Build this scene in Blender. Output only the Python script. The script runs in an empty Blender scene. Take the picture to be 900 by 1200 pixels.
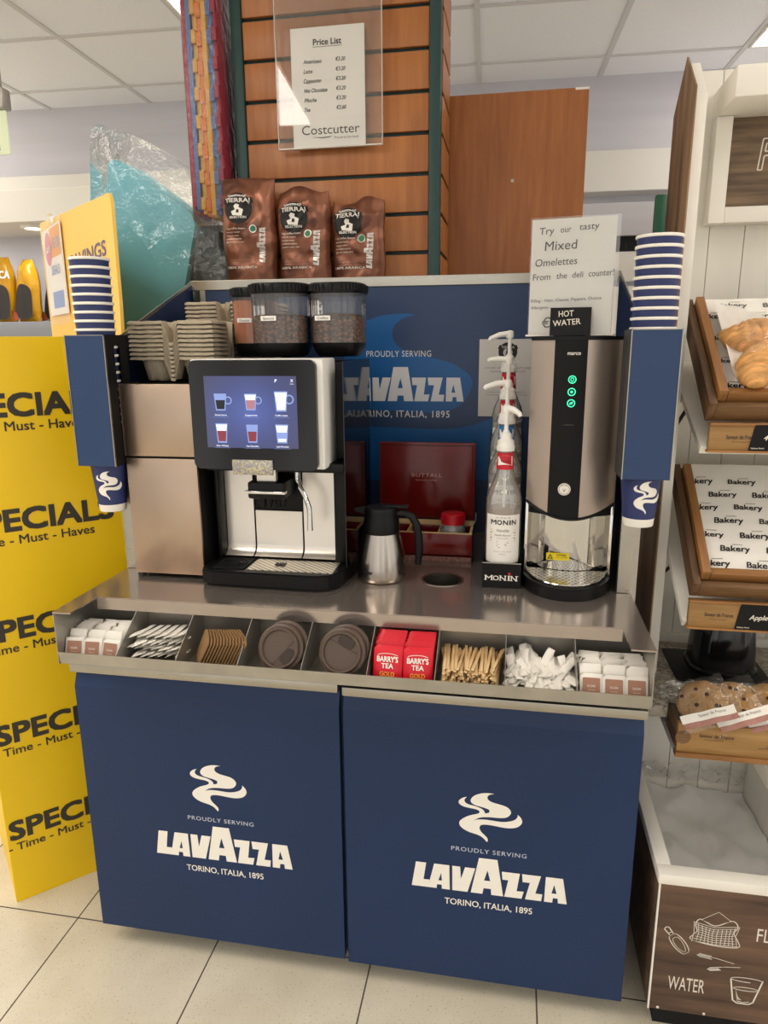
import bpy, bmesh, math, random
from mathutils import Matrix, Vector, noise as mnoise
random.seed(7)
SC = bpy.context.scene
COL = SC.collection
PI = math.pi
# ---------------------------------------------------------------- camera
def make_camera():
    a, b, r = math.radians(-10.26893), math.radians(13.44311), math.radians(0.44629)
    fwd = Vector((math.sin(a)*math.cos(b), math.cos(a)*math.cos(b), -math.sin(b)))
    right = Vector((math.cos(a), -math.sin(a), 0)); down = fwd.cross(right)
    r2 = right*math.cos(r)+down*math.sin(r); d2 = down*math.cos(r)-right*math.sin(r)
    cam = bpy.data.cameras.new('camera'); o = bpy.data.objects.new('camera', cam); COL.objects.link(o)
    m = Matrix(((r2.x, -d2.x, -fwd.x, .92745), (r2.y, -d2.y, -fwd.y, -1.27735), (r2.z, -d2.z, -fwd.z, 1.40797), (0, 0, 0, 1)))
    o.matrix_world = m
    cam.sensor_fit = 'VERTICAL'; cam.sensor_height = 24; cam.sensor_width = 18
    cam.lens = 825.34/1200*24; cam.clip_start = .02; cam.clip_end = 60
    SC.camera = o
make_camera()
# ---------------------------------------------------------------- world, exposure, lamps
SC.view_settings.view_transform = 'Standard'; SC.view_settings.look = 'None'
SC.view_settings.exposure = 0.0; SC.view_settings.gamma = 1.0; SC.view_settings.use_curve_mapping = False
W = bpy.data.worlds.new('world'); SC.world = W; W.use_nodes = True
# the rest of the shop as soft surroundings: darker aisles and pale gaps, brighter towards the ceiling
def surroundings():
    t = W.node_tree; bg = t.nodes['Background']; c = t.nodes.new('ShaderNodeTexCoord'); mp = t.nodes.new('ShaderNodeMapping'); mp.inputs['Scale'].default_value = (1, 1, .22)
    t.links.new(c.outputs['Generated'], mp.inputs[0]); n = t.nodes.new('ShaderNodeTexNoise'); n.inputs['Scale'].default_value = 5.5; n.inputs['Detail'].default_value = 2
    t.links.new(mp.outputs[0], n.inputs['Vector']); r = t.nodes.new('ShaderNodeValToRGB'); t.links.new(n.outputs['Fac'], r.inputs[0]); e = r.color_ramp.elements
    e[0].position = .38; e[0].color = (.22, .17, .13, 1); e[1].position = .58; e[1].color = (1.35, 1.3, 1.22, 1)
    s = t.nodes.new('ShaderNodeSeparateXYZ'); t.links.new(c.outputs['Generated'], s.inputs[0]); m = t.nodes.new('ShaderNodeMapRange'); m.inputs[1].default_value = -.15; m.inputs[2].default_value = .45
    t.links.new(s.outputs['Z'], m.inputs[0]); x = t.nodes.new('ShaderNodeMix'); x.data_type = 'RGBA'; t.links.new(m.outputs[0], x.inputs[0]); t.links.new(r.outputs[0], x.inputs[6]); x.inputs[7].default_value = (1.25, 1.22, 1.18, 1)
    t.links.new(x.outputs[2], bg.inputs[0])
surroundings()
W.node_tree.nodes['Background'].inputs[1].default_value = 1.05
LAMP_COL = (1.0, .915, .835); LAMP_STRENGTH = 8.0
CEIL_Z = 2.7; CELL = .595; CX0 = .74; CY0 = 1.9; CEIL_ROT = math.radians(2.0)
# lit ceiling cells (column, row) counted from the corner (CX0, CY0)
LAMP_CELLS = [(-2, -1), (2, 0), (-5, -4), (-5, -5), (2, -4), (2, -5), (1, -9), (5, -2), (5, -6), (-5, -1), (-6, -5), (-2, -9), (4, -9), (-5, -9), (-6, 0)]
# ---------------------------------------------------------------- materials
def lin(h):
    if isinstance(h, str):
        h = h.lstrip('#'); c = [int(h[i:i+2], 16)/255 for i in (0, 2, 4)]
    else: c = h
    return tuple((x/12.92 if x <= .04045 else ((x+.055)/1.055)**2.4) for x in c)+(1,)
class NT:
    def __init__(s, name):
        s.m = bpy.data.materials.new(name); s.m.use_nodes = True; s.t = s.m.node_tree
        s.b = s.t.nodes['Principled BSDF']; s.out = s.t.nodes['Material Output']
    def n(s, typ, **kw):
        x = s.t.nodes.new(typ)
        for k, v in kw.items():
            if k.startswith('i_'):
                key = k[2:]; key = int(key) if key.isdigit() else key.replace('_', ' ')
                s.set(x.inputs[key], v)
            else: setattr(x, k, v)
        return x
    def set(s, inp, v):
        if isinstance(v, bpy.types.NodeSocket): s.t.links.new(v, inp)
        else: inp.default_value = v
    def L(s, a, b): s.t.links.new(a, b)
    def math(s, op, a, b=0.0, c=None):
        x = s.n('ShaderNodeMath', operation=op); s.set(x.inputs[0], a); s.set(x.inputs[1], b)
        if c is not None: s.set(x.inputs[2], c)
        return x.outputs[0]
    def obj(s, scale=(1, 1, 1), rot=(0, 0, 0), loc=(0, 0, 0)):
        c = s.n('ShaderNodeTexCoord'); mp = s.n('ShaderNodeMapping'); s.L(c.outputs['Object'], mp.inputs[0])
        mp.inputs['Scale'].default_value = scale; mp.inputs['Rotation'].default_value = rot; mp.inputs['Location'].default_value = loc
        return mp.outputs[0]
    def noise(s, vec, scale, detail=3, rough=.55, out='Fac'):
        x = s.n('ShaderNodeTexNoise'); s.L(vec, x.inputs['Vector']); x.inputs['Scale'].default_value = scale
        x.inputs['Detail'].default_value = detail; x.inputs['Roughness'].default_value = rough
        return x.outputs[out]
    def ramp(s, fac, stops):
        x = s.n('ShaderNodeValToRGB'); s.L(fac, x.inputs[0]); e = x.color_ramp.elements
        while len(e) < len(stops): e.new(.5)
        for i, (p, c) in enumerate(stops): e[i].position = p; e[i].color = c
        return x.outputs[0]
    def mix(s, fac, a, b):
        x = s.n('ShaderNodeMix', data_type='RGBA'); s.set(x.inputs[0], fac); s.set(x.inputs[6], a); s.set(x.inputs[7], b)
        return x.outputs[2]
    def bump(s, h, strength=.2, dist=.002):
        x = s.n('ShaderNodeBump'); s.L(h, x.inputs['Height']); x.inputs['Strength'].default_value = strength; x.inputs['Distance'].default_value = dist
        s.L(x.outputs[0], s.b.inputs['Normal'])
def P(name, col, rough=.5, metal=0., spec=.5, vary=None, bump=None, emis=None, coat=0., trans=0., ior=1.45, rvar=None):
    t = NT(name); c = lin(col); b = t.b
    b.inputs['Roughness'].default_value = rough; b.inputs['Metallic'].default_value = metal
    b.inputs['Specular IOR Level'].default_value = spec; b.inputs['Coat Weight'].default_value = coat
    b.inputs['Transmission Weight'].default_value = trans; b.inputs['IOR'].default_value = ior
    b.inputs['Base Color'].default_value = c
    if vary:
        sc, amt = vary[0], vary[1]; st = vary[2] if len(vary) > 2 else (1, 1, 1)
        f = t.noise(t.obj(st), sc, 4)
        lo = tuple(max(0, x*(1-amt)) for x in c[:3])+(1,); hi = tuple(min(1, x*(1+amt)) for x in c[:3])+(1,)
        t.L(t.ramp(f, [(.3, lo), (.7, hi)]), b.inputs['Base Color'])
    if rvar:
        f = t.noise(t.obj(rvar[2] if len(rvar) > 2 else (1, 1, 1)), rvar[0], 3)
        t.L(t.math('MULTIPLY_ADD', f, rvar[1]*2, rough-rvar[1]), b.inputs['Roughness'])
    if bump:
        t.bump(t.noise(t.obj(bump[3] if len(bump) > 3 else (1, 1, 1)), bump[0], 4), bump[1], bump[2] if len(bump) > 2 else .002)
    if emis:
        b.inputs['Emission Color'].default_value = lin(emis[0]); b.inputs['Emission Strength'].default_value = emis[1]
    return t.m
def wood(name, dark, light, axis='x', scale=1., rough=.5, knots=.25, contrast=1.):
    t = NT(name); st = {'x': (.08, 1, 1), 'y': (1, .08, 1), 'z': (1, 1, .08)}[axis]
    v = t.obj(st); f1 = t.noise(v, 45*scale, 5, .65); f2 = t.noise(t.obj({'x': (.3, 1, 1), 'y': (1, .3, 1), 'z': (1, 1, .3)}[axis]), 7*scale, 3)
    d, l = lin(dark), lin(light)
    f = t.math('ADD', t.math('MULTIPLY', f1, 1-knots), t.math('MULTIPLY', f2, knots))
    c = t.ramp(f, [(.5-.11/contrast, d), (.5+.10/contrast, l)])
    t.L(c, t.b.inputs['Base Color']); t.b.inputs['Roughness'].default_value = rough
    t.bump(f1, .15, .001)
    return t.m
def film(name, tint='#ffffff', gloss=.12, milky=.05, rough=.08, bump=None, fres=True):
    """thin clear plastic: mostly see-through, a sheen and a little haze"""
    t = NT(name); t.t.nodes.remove(t.b)
    tr = t.n('ShaderNodeBsdfTransparent'); tr.inputs[0].default_value = lin(tint)
    gl = t.n('ShaderNodeBsdfGlossy'); gl.inputs['Roughness'].default_value = rough; gl.inputs[0].default_value = (1, 1, 1, 1)
    df = t.n('ShaderNodeBsdfDiffuse'); df.inputs[0].default_value = (.9, .9, .9, 1)
    m1 = t.n('ShaderNodeMixShader'); m1.inputs[0].default_value = milky; t.L(tr.outputs[0], m1.inputs[1]); t.L(df.outputs[0], m1.inputs[2])
    m2 = t.n('ShaderNodeMixShader'); t.L(m1.outputs[0], m2.inputs[1]); t.L(gl.outputs[0], m2.inputs[2])
    bp = None
    if bump:
        bp = t.n('ShaderNodeBump'); bp.inputs['Strength'].default_value = bump[1]; bp.inputs['Distance'].default_value = bump[2]
        t.L(t.noise(t.obj(bump[3] if len(bump) > 3 else (1, 1, 1)), bump[0], 4, .6), bp.inputs['Height']); t.L(bp.outputs[0], gl.inputs['Normal'])
    if fres:
        fr = t.n('ShaderNodeFresnel'); fr.inputs[0].default_value = 1.35
        if bp: t.L(bp.outputs[0], fr.inputs['Normal'])
        t.L(t.math('ADD', t.math('MULTIPLY', fr.outputs[0], 1.0), gloss-.03), m2.inputs[0])
    else: m2.inputs[0].default_value = gloss
    t.L(m2.outputs[0], t.out.inputs[0])
    return t.m
M = {}
M['steel'] = P('brushed_steel', '#aeaaa0', .3, 1., rvar=(60, .08, (.05, 1, 1)), vary=(9, .06))
M['counter_steel'] = P('worktop_steel', '#b3a8a0', .17, .8, rvar=(8, .08), vary=(5, .08))
M['bin_steel'] = P('tray_steel', '#aba79e', .36, .78, vary=(12, .12))
M['panel_steel'] = P('satin_steel', '#b5a08d', .34, 1., rvar=(40, .06, (1, 1, .05)), vary=(7, .05))
M['boiler_steel'] = P('boiler_steel', '#b3a599', .36, .9, rvar=(50, .06, (1, 1, .04)), vary=(7, .05))
M['bright_steel'] = P('bright_steel', '#e6dfd5', .3, .7, rvar=(40, .05, (1, 1, .06)))
M['mirror'] = P('mirror_steel', '#c9c6c0', .06, 1.)
M['jug_steel'] = P('jug_steel', '#b5aea4', .24, 1., rvar=(80, .06, (1, 1, .03)))
M['chrome'] = P('chrome', '#dcdad6', .08, 1.)
M['blue'] = P('door_blue', '#152e55', .42, spec=.4, vary=(3, .05), bump=(180, .04, .0005))
M['blue_dark'] = P('carcass_blue', '#1c2f50', .5)
M['wing_blue'] = P('wing_blue', '#1d2f55', .4)
M['panel_blue'] = P('graphic_navy', '#243a5e', .4)
M['swirl_blue'] = P('graphic_blue', '#0f5591', .4)
M['disp_blue'] = P('dispenser_blue', '#233b62', .4, vary=(4, .05))
M['white_letter'] = P('white_vinyl', '#f3efe6', .45)
M['grey_letter'] = P('silver_vinyl', '#cfd1d6', .4)
M['pale_letter'] = P('pale_vinyl', '#c9cfdf', .5)
M['black_ink'] = P('black_ink', '#1d1c1d', .6)
M['grey_ink'] = P('grey_ink', '#6a6560', .6)
M['black'] = P('black_plastic', '#0d0d0e', .4, spec=.28, vary=(30, .1))
M['black_matt'] = P('black_matt', '#0f1011', .6, spec=.25)
M['black_gloss'] = P('black_gloss', '#050607', .05, spec=.5)
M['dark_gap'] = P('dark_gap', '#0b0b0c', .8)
M['grey_dark'] = P('charcoal', '#38383a', .5)
M['white_plastic'] = P('white_plastic', '#eceae4', .35)
M['white_paint'] = P('white_paint', '#eeeae0', .5, vary=(6, .04))
M['white_plank'] = P('white_plank', '#e4e0d5', .55, vary=(5, .05, (3, 1, .3)))
M['paper'] = P('paper', '#eeebe3', .7, vary=(8, .03))
M['paper_grey'] = P('grey_paper', '#c9c6c2', .7)
M['yellow'] = P('yellow_card', '#f2c90f', .42, vary=(2, .05))
M['yellow_pale'] = P('pale_yellow_card', '#f4c95d', .5)
M['purple_ink'] = P('purple_ink', '#6d5f7c', .6)
M['dark_ink'] = P('dark_ink', '#3a342c', .55)
M['red_lacquer'] = P('red_lacquer', '#64110e', .16, spec=.45, vary=(10, .25, (1, 1, .3)))
M['tan_wood'] = wood('tan_wood', '#b08d5c', '#d9bb8a', 'x')
M['red_lid'] = P('red_lid', '#b5121f', .35)
M['red_pouch'] = P('red_pouch', '#d3142a', .35, bump=(25, .25, .004))
M['gold_ink'] = P('gold_ink', '#f0b33c', .4)
M['pulp'] = P('moulded_pulp', '#b3a690', .95, vary=(60, .12), bump=(220, .5, .002))
M['sleeve'] = P('sleeve_card', '#8d6c46', .85, vary=(40, .08), bump=(200, .3, .001, (1, 8, 1)))
M['lid_brown'] = P('lid_brown', '#54443a', .36)
M['sachet_white'] = P('sachet_paper', '#e9e5dc', .6, bump=(90, .15, .002))
M['sachet_brown'] = P('sachet_brown', '#a0755f', .6)
M['stick'] = wood('stirrer_wood', '#c59d6a', '#e6c897', 'y', 3)
M['cup_navy'] = P('cup_navy', '#2a3463', .5)
M['cup_white'] = P('cup_white', '#efebe1', .55)
M['bag_copper'] = None
M['holder'] = film('clear_acrylic', '#ffffff', .035, .012, .02)
M['sleeve_film'] = film('sleeve_film', '#ffffff', .05, .06, .1, bump=(25, .4, .01), fres=False)
M['clear_thin'] = film('clear_thin', '#ffffff', .075, .02, .1, bump=(30, .8, .012), fres=False)
M['wrap'] = film('clear_wrap', '#fafbfb', .07, .03, .14, bump=(13, .55, .02))
M['wrap_fine'] = film('clear_cellophane', '#fdfcfa', .06, .01, .1, bump=(40, .7, .01))
M['milky_plastic'] = film('milky_plastic', '#f8f7f2', .05, .88, .25, bump=(9, .5, .02), fres=False)
M['hopper_clear'] = film('hopper_plastic', '#f2f0ee', .05, .05, .05)
M['bottle_glass'] = film('bottle_glass', '#f2f3f0', .08, .22, .05)
M['acrylic_edge'] = P('acrylic_edge', '#dcd8cf', .2)
M['ceil_tile'] = P('ceiling_tile', '#f3f4f6', .9, vary=(90, .03), bump=(260, .15, .001))
M['ceil_bar'] = P('ceiling_bar', '#d6d5d3', .6)
M['lamp'] = P('lamp_diffuser', '#ffffff', .6, emis=('#ffffff', 1))
M['lamp'].node_tree.nodes['Principled BSDF'].inputs['Emission Color'].default_value = LAMP_COL+(1,)
M['lamp'].node_tree.nodes['Principled BSDF'].inputs['Emission Strength'].default_value = LAMP_STRENGTH
M['wall_grey'] = P('bulkhead_grey', '#cdccd2', .7, vary=(3, .04, (.4, 1, 6)))
M['wall_white'] = P('soffit_white', '#e2dfd6', .6)
M['shop_wall'] = P('shop_wall', '#9c948a', .8)
M['slat_wood'] = wood('slat_wood', '#93562a', '#b5743c', 'z', .8, .42, .3, .6)
M['board_wood'] = wood('board_wood', '#8a4c1d', '#a9682f', 'z', 1.2, .42, .3, .6)
M['green_dark'] = P('dark_green', '#21403f', .5)
M['green'] = P('green_paint', '#13553c', .4)
M['tray_wood'] = wood('tray_wood', '#54391f', '#8a663f', 'x', .8, .6, .35)
M['tray_wood_y'] = wood('tray_wood_side', '#4a331d', '#7f5e3a', 'y', .8, .6, .35)
M['tray_light'] = wood('tray_light_wood', '#7f5428', '#a87744', 'x', .8, .55, .35)
M['tray_light_y'] = wood('tray_light_side', '#7a5026', '#a27241', 'y', .8, .55, .35)
M['board_light'] = wood('front_board', '#84602f', '#b18a55', 'x', .8, .55, .4)
M['rustic'] = wood('rustic_wood', '#43342a', '#9c8262', 'x', .8, .6, .5, .9)
M['rustic_dark'] = wood('rustic_dark_wood', '#33241d', '#715643', 'x', .8, .6, .5, .9)
M['rustic_post'] = wood('rustic_post', '#513c2b', '#a08263', 'z', .9, .6, .6)
M['chalk'] = P('chalk_white', '#e5ddd0', .7)
M['croissant'] = P('pastry_crust', '#d9a160', .55, vary=(30, .35, (1, 4, 1)), bump=(70, .6, .004, (1, 5, 1)))
M['cookie'] = P('cookie_dough', '#94703f', .8, vary=(60, .3), bump=(90, .8, .006))
M['choc'] = P('chocolate', '#3b2216', .5)
M['pink_card'] = P('pink_card', '#a97a70', .6, vary=(50, .2))
M['teal'] = P('teal_foam', '#79c9d6', .55, bump=(14, .25, .01))
M['foam_crimson'] = P('foam_crimson', '#a31d3d', .6); M['foam_blue'] = P('foam_blue', '#4f6fae', .6)
M['foam_yellow'] = P('foam_yellow', '#d9a62f', .6); M['foam_orange'] = P('foam_orange', '#e07f1f', .6)
M['snack_yellow'] = P('snack_yellow', '#bf8d0f', .3, bump=(30, .5, .01)); M['snack_red'] = P('snack_red', '#8c1524', .3, bump=(30, .5, .01)); M['snack_black'] = P('snack_print', '#2c2622', .35)
M['powder'] = P('chocolate_powder', '#c27a4c', .9, vary=(12, .15), bump=(150, .3, .002))
M['beans'] = None
M['syrup'] = P('syrup', '#9a7038', .15, spec=.6); M['syrup_dark'] = P('dark_syrup', '#a9a294', .15, spec=.6); M['syrup_clear'] = P('pale_syrup', '#cfcabd', .12, spec=.6)
M['neck_red'] = P('neck_red', '#c3202f', .5); M['neck_blue'] = P('neck_blue', '#2f6fb0', .5)
M['warn_yellow'] = P('warn_yellow', '#e6cf1c', .5)
M['led'] = P('green_led', '#0d3a28', .4, emis=('#3fe0a0', 2.2))
M['exit_green'] = P('exit_green', '#2d7a55', .4); M['exit_pale'] = P('exit_pale', '#dfe5c4', .4, emis=('#dfe8c8', .25))
M['glow'] = P('downlight_glow', '#ffffff', .5, emis=('#fff6ea', 4))
M['pocket_orange'] = P('leaflet_orange', '#e5a25a', .5); M['pocket_blue'] = P('leaflet_blue', '#8aa0cf', .5)
def special_mats():
    # floor tiles
    t = NT('floor_tiles'); c = t.n('ShaderNodeTexCoord'); sx = t.n('ShaderNodeSeparateXYZ'); t.L(c.outputs['Object'], sx.inputs[0])
    ms = []
    for ax, off in (('X', -.109), ('Y', .056)):
        f = t.math('FRACT', t.math('DIVIDE', t.math('SUBTRACT', sx.outputs[ax], off-.378*40), .378))
        d = t.math('ABSOLUTE', t.math('SUBTRACT', f, .5))
        ms.append(t.math('GREATER_THAN', d, .5-.0048))
    g = t.math('MAXIMUM', ms[0], ms[1])
    v = t.obj()
    base = t.ramp(t.noise(v, 5, 4), [(.3, lin('#cdc4ae')), (.7, lin('#dcd4c0'))])
    sp = t.ramp(t.noise(v, 210, 2), [(.62, (0, 0, 0, 1)), (.70, (1, 1, 1, 1))])
    base = t.mix(t.math('MULTIPLY', sp, .6), base, lin('#8a7c64'))
    smu = t.ramp(t.noise(v, 16, 4, .7), [(.62, (0, 0, 0, 1)), (.8, (1, 1, 1, 1))])
    base = t.mix(t.math('MULTIPLY', smu, .25), base, lin('#a89c84'))
    t.L(t.mix(g, base, lin('#4d463d')), t.b.inputs['Base Color'])
    t.L(t.math('MULTIPLY_ADD', g, .4, .32), t.b.inputs['Roughness'])
    t.bump(t.math('SUBTRACT', 1.0, g), .4, .002); M['floor'] = t.m
    # mottled laminate
    t = NT('mottled_laminate'); v = t.obj()
    vo = t.n('ShaderNodeTexVoronoi', feature='DISTANCE_TO_EDGE'); wv = t.n('ShaderNodeVectorMath', operation='ADD')
    t.L(v, wv.inputs[0]); nz = t.noise(v, 22, 3, .6, 'Color'); sc_ = t.n('ShaderNodeVectorMath', operation='SCALE'); t.L(nz, sc_.inputs[0]); sc_.inputs['Scale'].default_value = .07
    t.L(sc_.outputs[0], wv.inputs[1]); t.L(wv.outputs[0], vo.inputs['Vector']); vo.inputs['Scale'].default_value = 38
    vein = t.ramp(vo.outputs[0], [(.0, lin('#5f574c')), (.11, lin('#b9b0a1')), (.5, lin('#d0c8ba'))])
    t.L(t.mix(t.math('MULTIPLY', t.noise(v, 12, 3), .5), vein, lin('#9a8f7f')), t.b.inputs['Base Color']); t.b.inputs['Roughness'].default_value = .3; M['laminate'] = t.m
    # coffee beans behind clear plastic
    t = NT('coffee_beans'); v = t.obj((1, 1, 1.5)); vo = t.n('ShaderNodeTexVoronoi'); t.L(v, vo.inputs['Vector']); vo.inputs['Scale'].default_value = 120
    t.L(t.ramp(vo.outputs['Distance'], [(0, lin('#a87444')), (.5, lin('#5f3a20')), (.8, lin('#26170d'))]), t.b.inputs['Base Color'])
    t.b.inputs['Roughness'].default_value = .45; t.bump(vo.outputs['Distance'], -.8, .004); M['beans'] = t.m
    # copper coffee bag
    t = NT('copper_foil'); v = t.obj()
    vo = t.n('ShaderNodeTexVoronoi', feature='SMOOTH_F1'); t.L(v, vo.inputs['Vector']); vo.inputs['Scale'].default_value = 13
    patch = t.ramp(t.noise(t.obj((1, .2, 1)), 11, 1), [(.42, lin('#5a3629')), (.47, lin('#7d503c')), (.56, lin('#7d503c')), (.6, lin('#a06a54'))])
    t.L(patch, t.b.inputs['Base Color']); t.b.inputs['Metallic'].default_value = .55; t.b.inputs['Roughness'].default_value = .36
    t.bump(t.noise(v, 28, 3), .35, .006); M['bag_copper'] = t.m
    # screen
    t = NT('display_glow'); c = t.n('ShaderNodeTexCoord'); mp = t.n('ShaderNodeMapping'); t.L(c.outputs['Object'], mp.inputs[0])
    mp.inputs['Location'].default_value = (0, 0, 0); gr = t.n('ShaderNodeVectorMath', operation='LENGTH')
    mp.inputs['Scale'].default_value = (7.5, 0, 9); t.L(mp.outputs[0], gr.inputs[0])
    t.L(t.ramp(gr.outputs['Value'], [(0, lin('#5a6db8')), (.55, lin('#4a548a')), (1, lin('#49496a'))]), t.b.inputs['Emission Color'])
    t.b.inputs['Emission Strength'].default_value = .9; t.b.inputs['Base Color'].default_value = (.01, .01, .015, 1); t.b.inputs['Roughness'].default_value = .08; M['screen'] = t.m
    for nm, h, e in (('icon_white', '#eef2ff', 1.3), ('icon_pink', '#c98a94', .9), ('icon_dark', '#20222e', .4), ('icon_blue', '#9fb4f2', .9), ('icon_red', '#a24048', .8)):
        M[nm] = P(nm, '#101014', .1, emis=(h, e))
    # holographic label
    t = NT('foil_label'); vo = t.n('ShaderNodeTexVoronoi'); t.L(t.obj(), vo.inputs['Vector']); vo.inputs['Scale'].default_value = 260
    t.L(t.ramp(vo.outputs['Distance'], [(0, lin('#e8e4da')), (.35, lin('#7d7a9a')), (.7, lin('#c9c29a'))]), t.b.inputs['Base Color']); t.b.inputs['Metallic'].default_value = .6; t.b.inputs['Roughness'].default_value = .3; M['foil'] = t.m
    # perforated drip grille: dark round holes
    t = NT('perforated_grille'); c = t.n('ShaderNodeTexCoord'); sx = t.n('ShaderNodeSeparateXYZ'); t.L(c.outputs['Object'], sx.inputs[0])
    r_ = t.math('FLOOR', t.math('DIVIDE', sx.outputs['Y'], .0095))
    fx = t.math('SUBTRACT', t.math('FRACT', t.math('ADD', t.math('DIVIDE', sx.outputs['X'], .0125), t.math('MULTIPLY', r_, .5))), .5)
    fy = t.math('SUBTRACT', t.math('FRACT', t.math('DIVIDE', sx.outputs['Y'], .0095)), .5)
    d = t.math('ADD', t.math('MULTIPLY', t.math('MULTIPLY', fx, fx), 1.7), t.math('MULTIPLY', fy, fy))
    h = t.math('LESS_THAN', d, .062)
    t.L(t.mix(h, lin('#c9c4b8'), lin('#15130f')), t.b.inputs['Base Color']); t.L(t.math('SUBTRACT', 1.0, h), t.b.inputs['Metallic']); t.b.inputs['Roughness'].default_value = .2; M['grille'] = t.m
    # tray liner grille of coffee machine: slanted steel bars
    t = NT('slanted_bars'); c = t.n('ShaderNodeTexCoord'); sx = t.n('ShaderNodeSeparateXYZ'); t.L(c.outputs['Object'], sx.inputs[0])
    f = t.math('FRACT', t.math('DIVIDE', t.math('ADD', sx.outputs['X'], t.math('MULTIPLY', sx.outputs['Y'], 1.2)), .016))
    h = t.math('LESS_THAN', f, .3)
    t.L(t.mix(h, lin('#d5cfc0'), lin('#7d776a')), t.b.inputs['Base Color']); t.b.inputs['Metallic'].default_value = .6; t.b.inputs['Roughness'].default_value = .35; M['bars'] = t.m
special_mats()
# ---------------------------------------------------------------- mesh helpers
class MB:
    def __init__(s): s.v = []; s.f = []; s.mi = []
    def add(s, vs, fs, mi=0, mat=None):
        k = len(s.v)
        s.v += [tuple(mat @ Vector(p)) if mat is not None else tuple(p) for p in vs]
        s.f += [tuple(i+k for i in f) for f in fs]; s.mi += [mi]*len(fs); return s
    def box(s, x0, x1, y0, y1, z0, z1, mi=0, bev=0, mat=None, seg=2):
        x0, x1 = min(x0, x1), max(x0, x1); y0, y1 = min(y0, y1), max(y0, y1); z0, z1 = min(z0, z1), max(z0, z1)
        vs = [(x, y, z) for z in (z0, z1) for y in (y0, y1) for x in (x0, x1)]
        fs = [(0, 2, 3, 1), (4, 5, 7, 6), (0, 1, 5, 4), (2, 6, 7, 3), (0, 4, 6, 2), (1, 3, 7, 5)]
        if bev <= 0: return s.add(vs, fs, mi, mat)
        b = bmesh.new(); bv = [b.verts.new(p) for p in vs]
        for f in fs: b.faces.new([bv[i] for i in f])
        bmesh.ops.bevel(b, geom=list(b.edges), offset=bev, segments=seg, profile=.5, affect='EDGES')
        b.verts.index_update(); V = [tuple(v.co) for v in b.verts]; F = [tuple(v.index for v in f.verts) for f in b.faces]; b.free()
        return s.add(V, F, mi, mat)
    def prism(s, poly, h0, h1, mi=0, mat=None, mi_top=None):
        """polygon in local XY extruded from z=h0 to h1"""
        n = len(poly); ar = sum(poly[i][0]*poly[(i+1) % n][1]-poly[(i+1) % n][0]*poly[i][1] for i in range(n))
        if ar < 0: poly = poly[::-1]
        s.add([(x, y, h1) for x, y in poly], [tuple(range(n))], mi if mi_top is None else mi_top, mat)
        vs = [(x, y, h0) for x, y in poly]+[(x, y, h1) for x, y in poly]
        fs = [tuple(range(n))[::-1]]+[(i, (i+1) % n, n+(i+1) % n, n+i) for i in range(n)]
        k = len(s.v); return s.add(vs, fs, mi, mat)
    def lathe(s, prof, seg=32, mi=0, mat=None, sx=1, sy=1, a0=0, a1=2*PI, cap=False):
        full = abs(a1-a0-2*PI) < 1e-6; n = seg if full else seg+1; vs = []; fs = []
        for r, z in prof:
            for i in range(n):
                a = a0+(a1-a0)*i/seg; vs.append((r*sx*math.cos(a), r*sy*math.sin(a), z))
        for j in range(len(prof)-1):
            for i in range(seg):
                i2 = (i+1) % n if full else i+1
                fs.append((j*n+i, j*n+i2, (j+1)*n+i2, (j+1)*n+i))
        if cap and full:
            fs.append(tuple(range(n))[::-1]); fs.append(tuple((len(prof)-1)*n+i for i in range(n)))
        return s.add(vs, fs, mi, mat)
    def tube(s, path, r, seg=10, mi=0, mat=None, cap=True):
        pts = [Vector(p) for p in path]; rs = r if isinstance(r, (list, tuple)) else [r]*len(pts); vs = []; fs = []
        up = Vector((0, 0, 1)); prev = None
        for i, p in enumerate(pts):
            t = (pts[min(i+1, len(pts)-1)]-pts[max(i-1, 0)]).normalized()
            if prev is None:
                a = t.cross(up);  a = a if a.length > 1e-3 else t.cross(Vector((1, 0, 0)))
            else: a = prev-t*prev.dot(t)
            a.normalize(); prev = a; b = t.cross(a)
            for k in range(seg):
                q = 2*PI*k/seg; vs.append(p+(a*math.cos(q)+b*math.sin(q))*rs[i])
        for i in range(len(pts)-1):
            for k in range(seg): fs.append((i*seg+k, (i+1)*seg+k, (i+1)*seg+(k+1) % seg, i*seg+(k+1) % seg))
        if cap: fs += [tuple(range(seg)), tuple((len(pts)-1)*seg+k for k in range(seg))[::-1]]
        return s.add(vs, fs, mi, mat)
    def grid(s, nx, ny, fn, mi=0, mat=None, wrapx=False):
        vs = [fn(i/(nx if wrapx else nx), j/ny) for j in range(ny+1) for i in range(nx if wrapx else nx+1)]
        n = nx if wrapx else nx+1; fs = []
        for j in range(ny):
            for i in range(nx):
                i2 = (i+1) % n if wrapx else i+1; fs.append((j*n+i, j*n+i2, (j+1)*n+i2, (j+1)*n+i))
        return s.add(vs, fs, mi, mat)
    def mesh(s, name, mats, smooth=None, off=(0, 0, 0)):
        me = bpy.data.meshes.new(name); ox, oy, oz = off
        me.from_pydata([(x-ox, y-oy, z-oz) for x, y, z in s.v], [], s.f)
        for m in (mats if isinstance(mats, (list, tuple)) else [mats]): me.materials.append(m)
        if any(s.mi): me.polygons.foreach_set('material_index', s.mi)
        if smooth:
            me.polygons.foreach_set('use_smooth', [True]*len(me.polygons)); me.set_sharp_from_angle(angle=math.radians(smooth))
        me.update(); return me
def recalc(me):
    b = bmesh.new(); b.from_mesh(me); bmesh.ops.recalc_face_normals(b, faces=b.faces); b.to_mesh(me); b.free()
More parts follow.
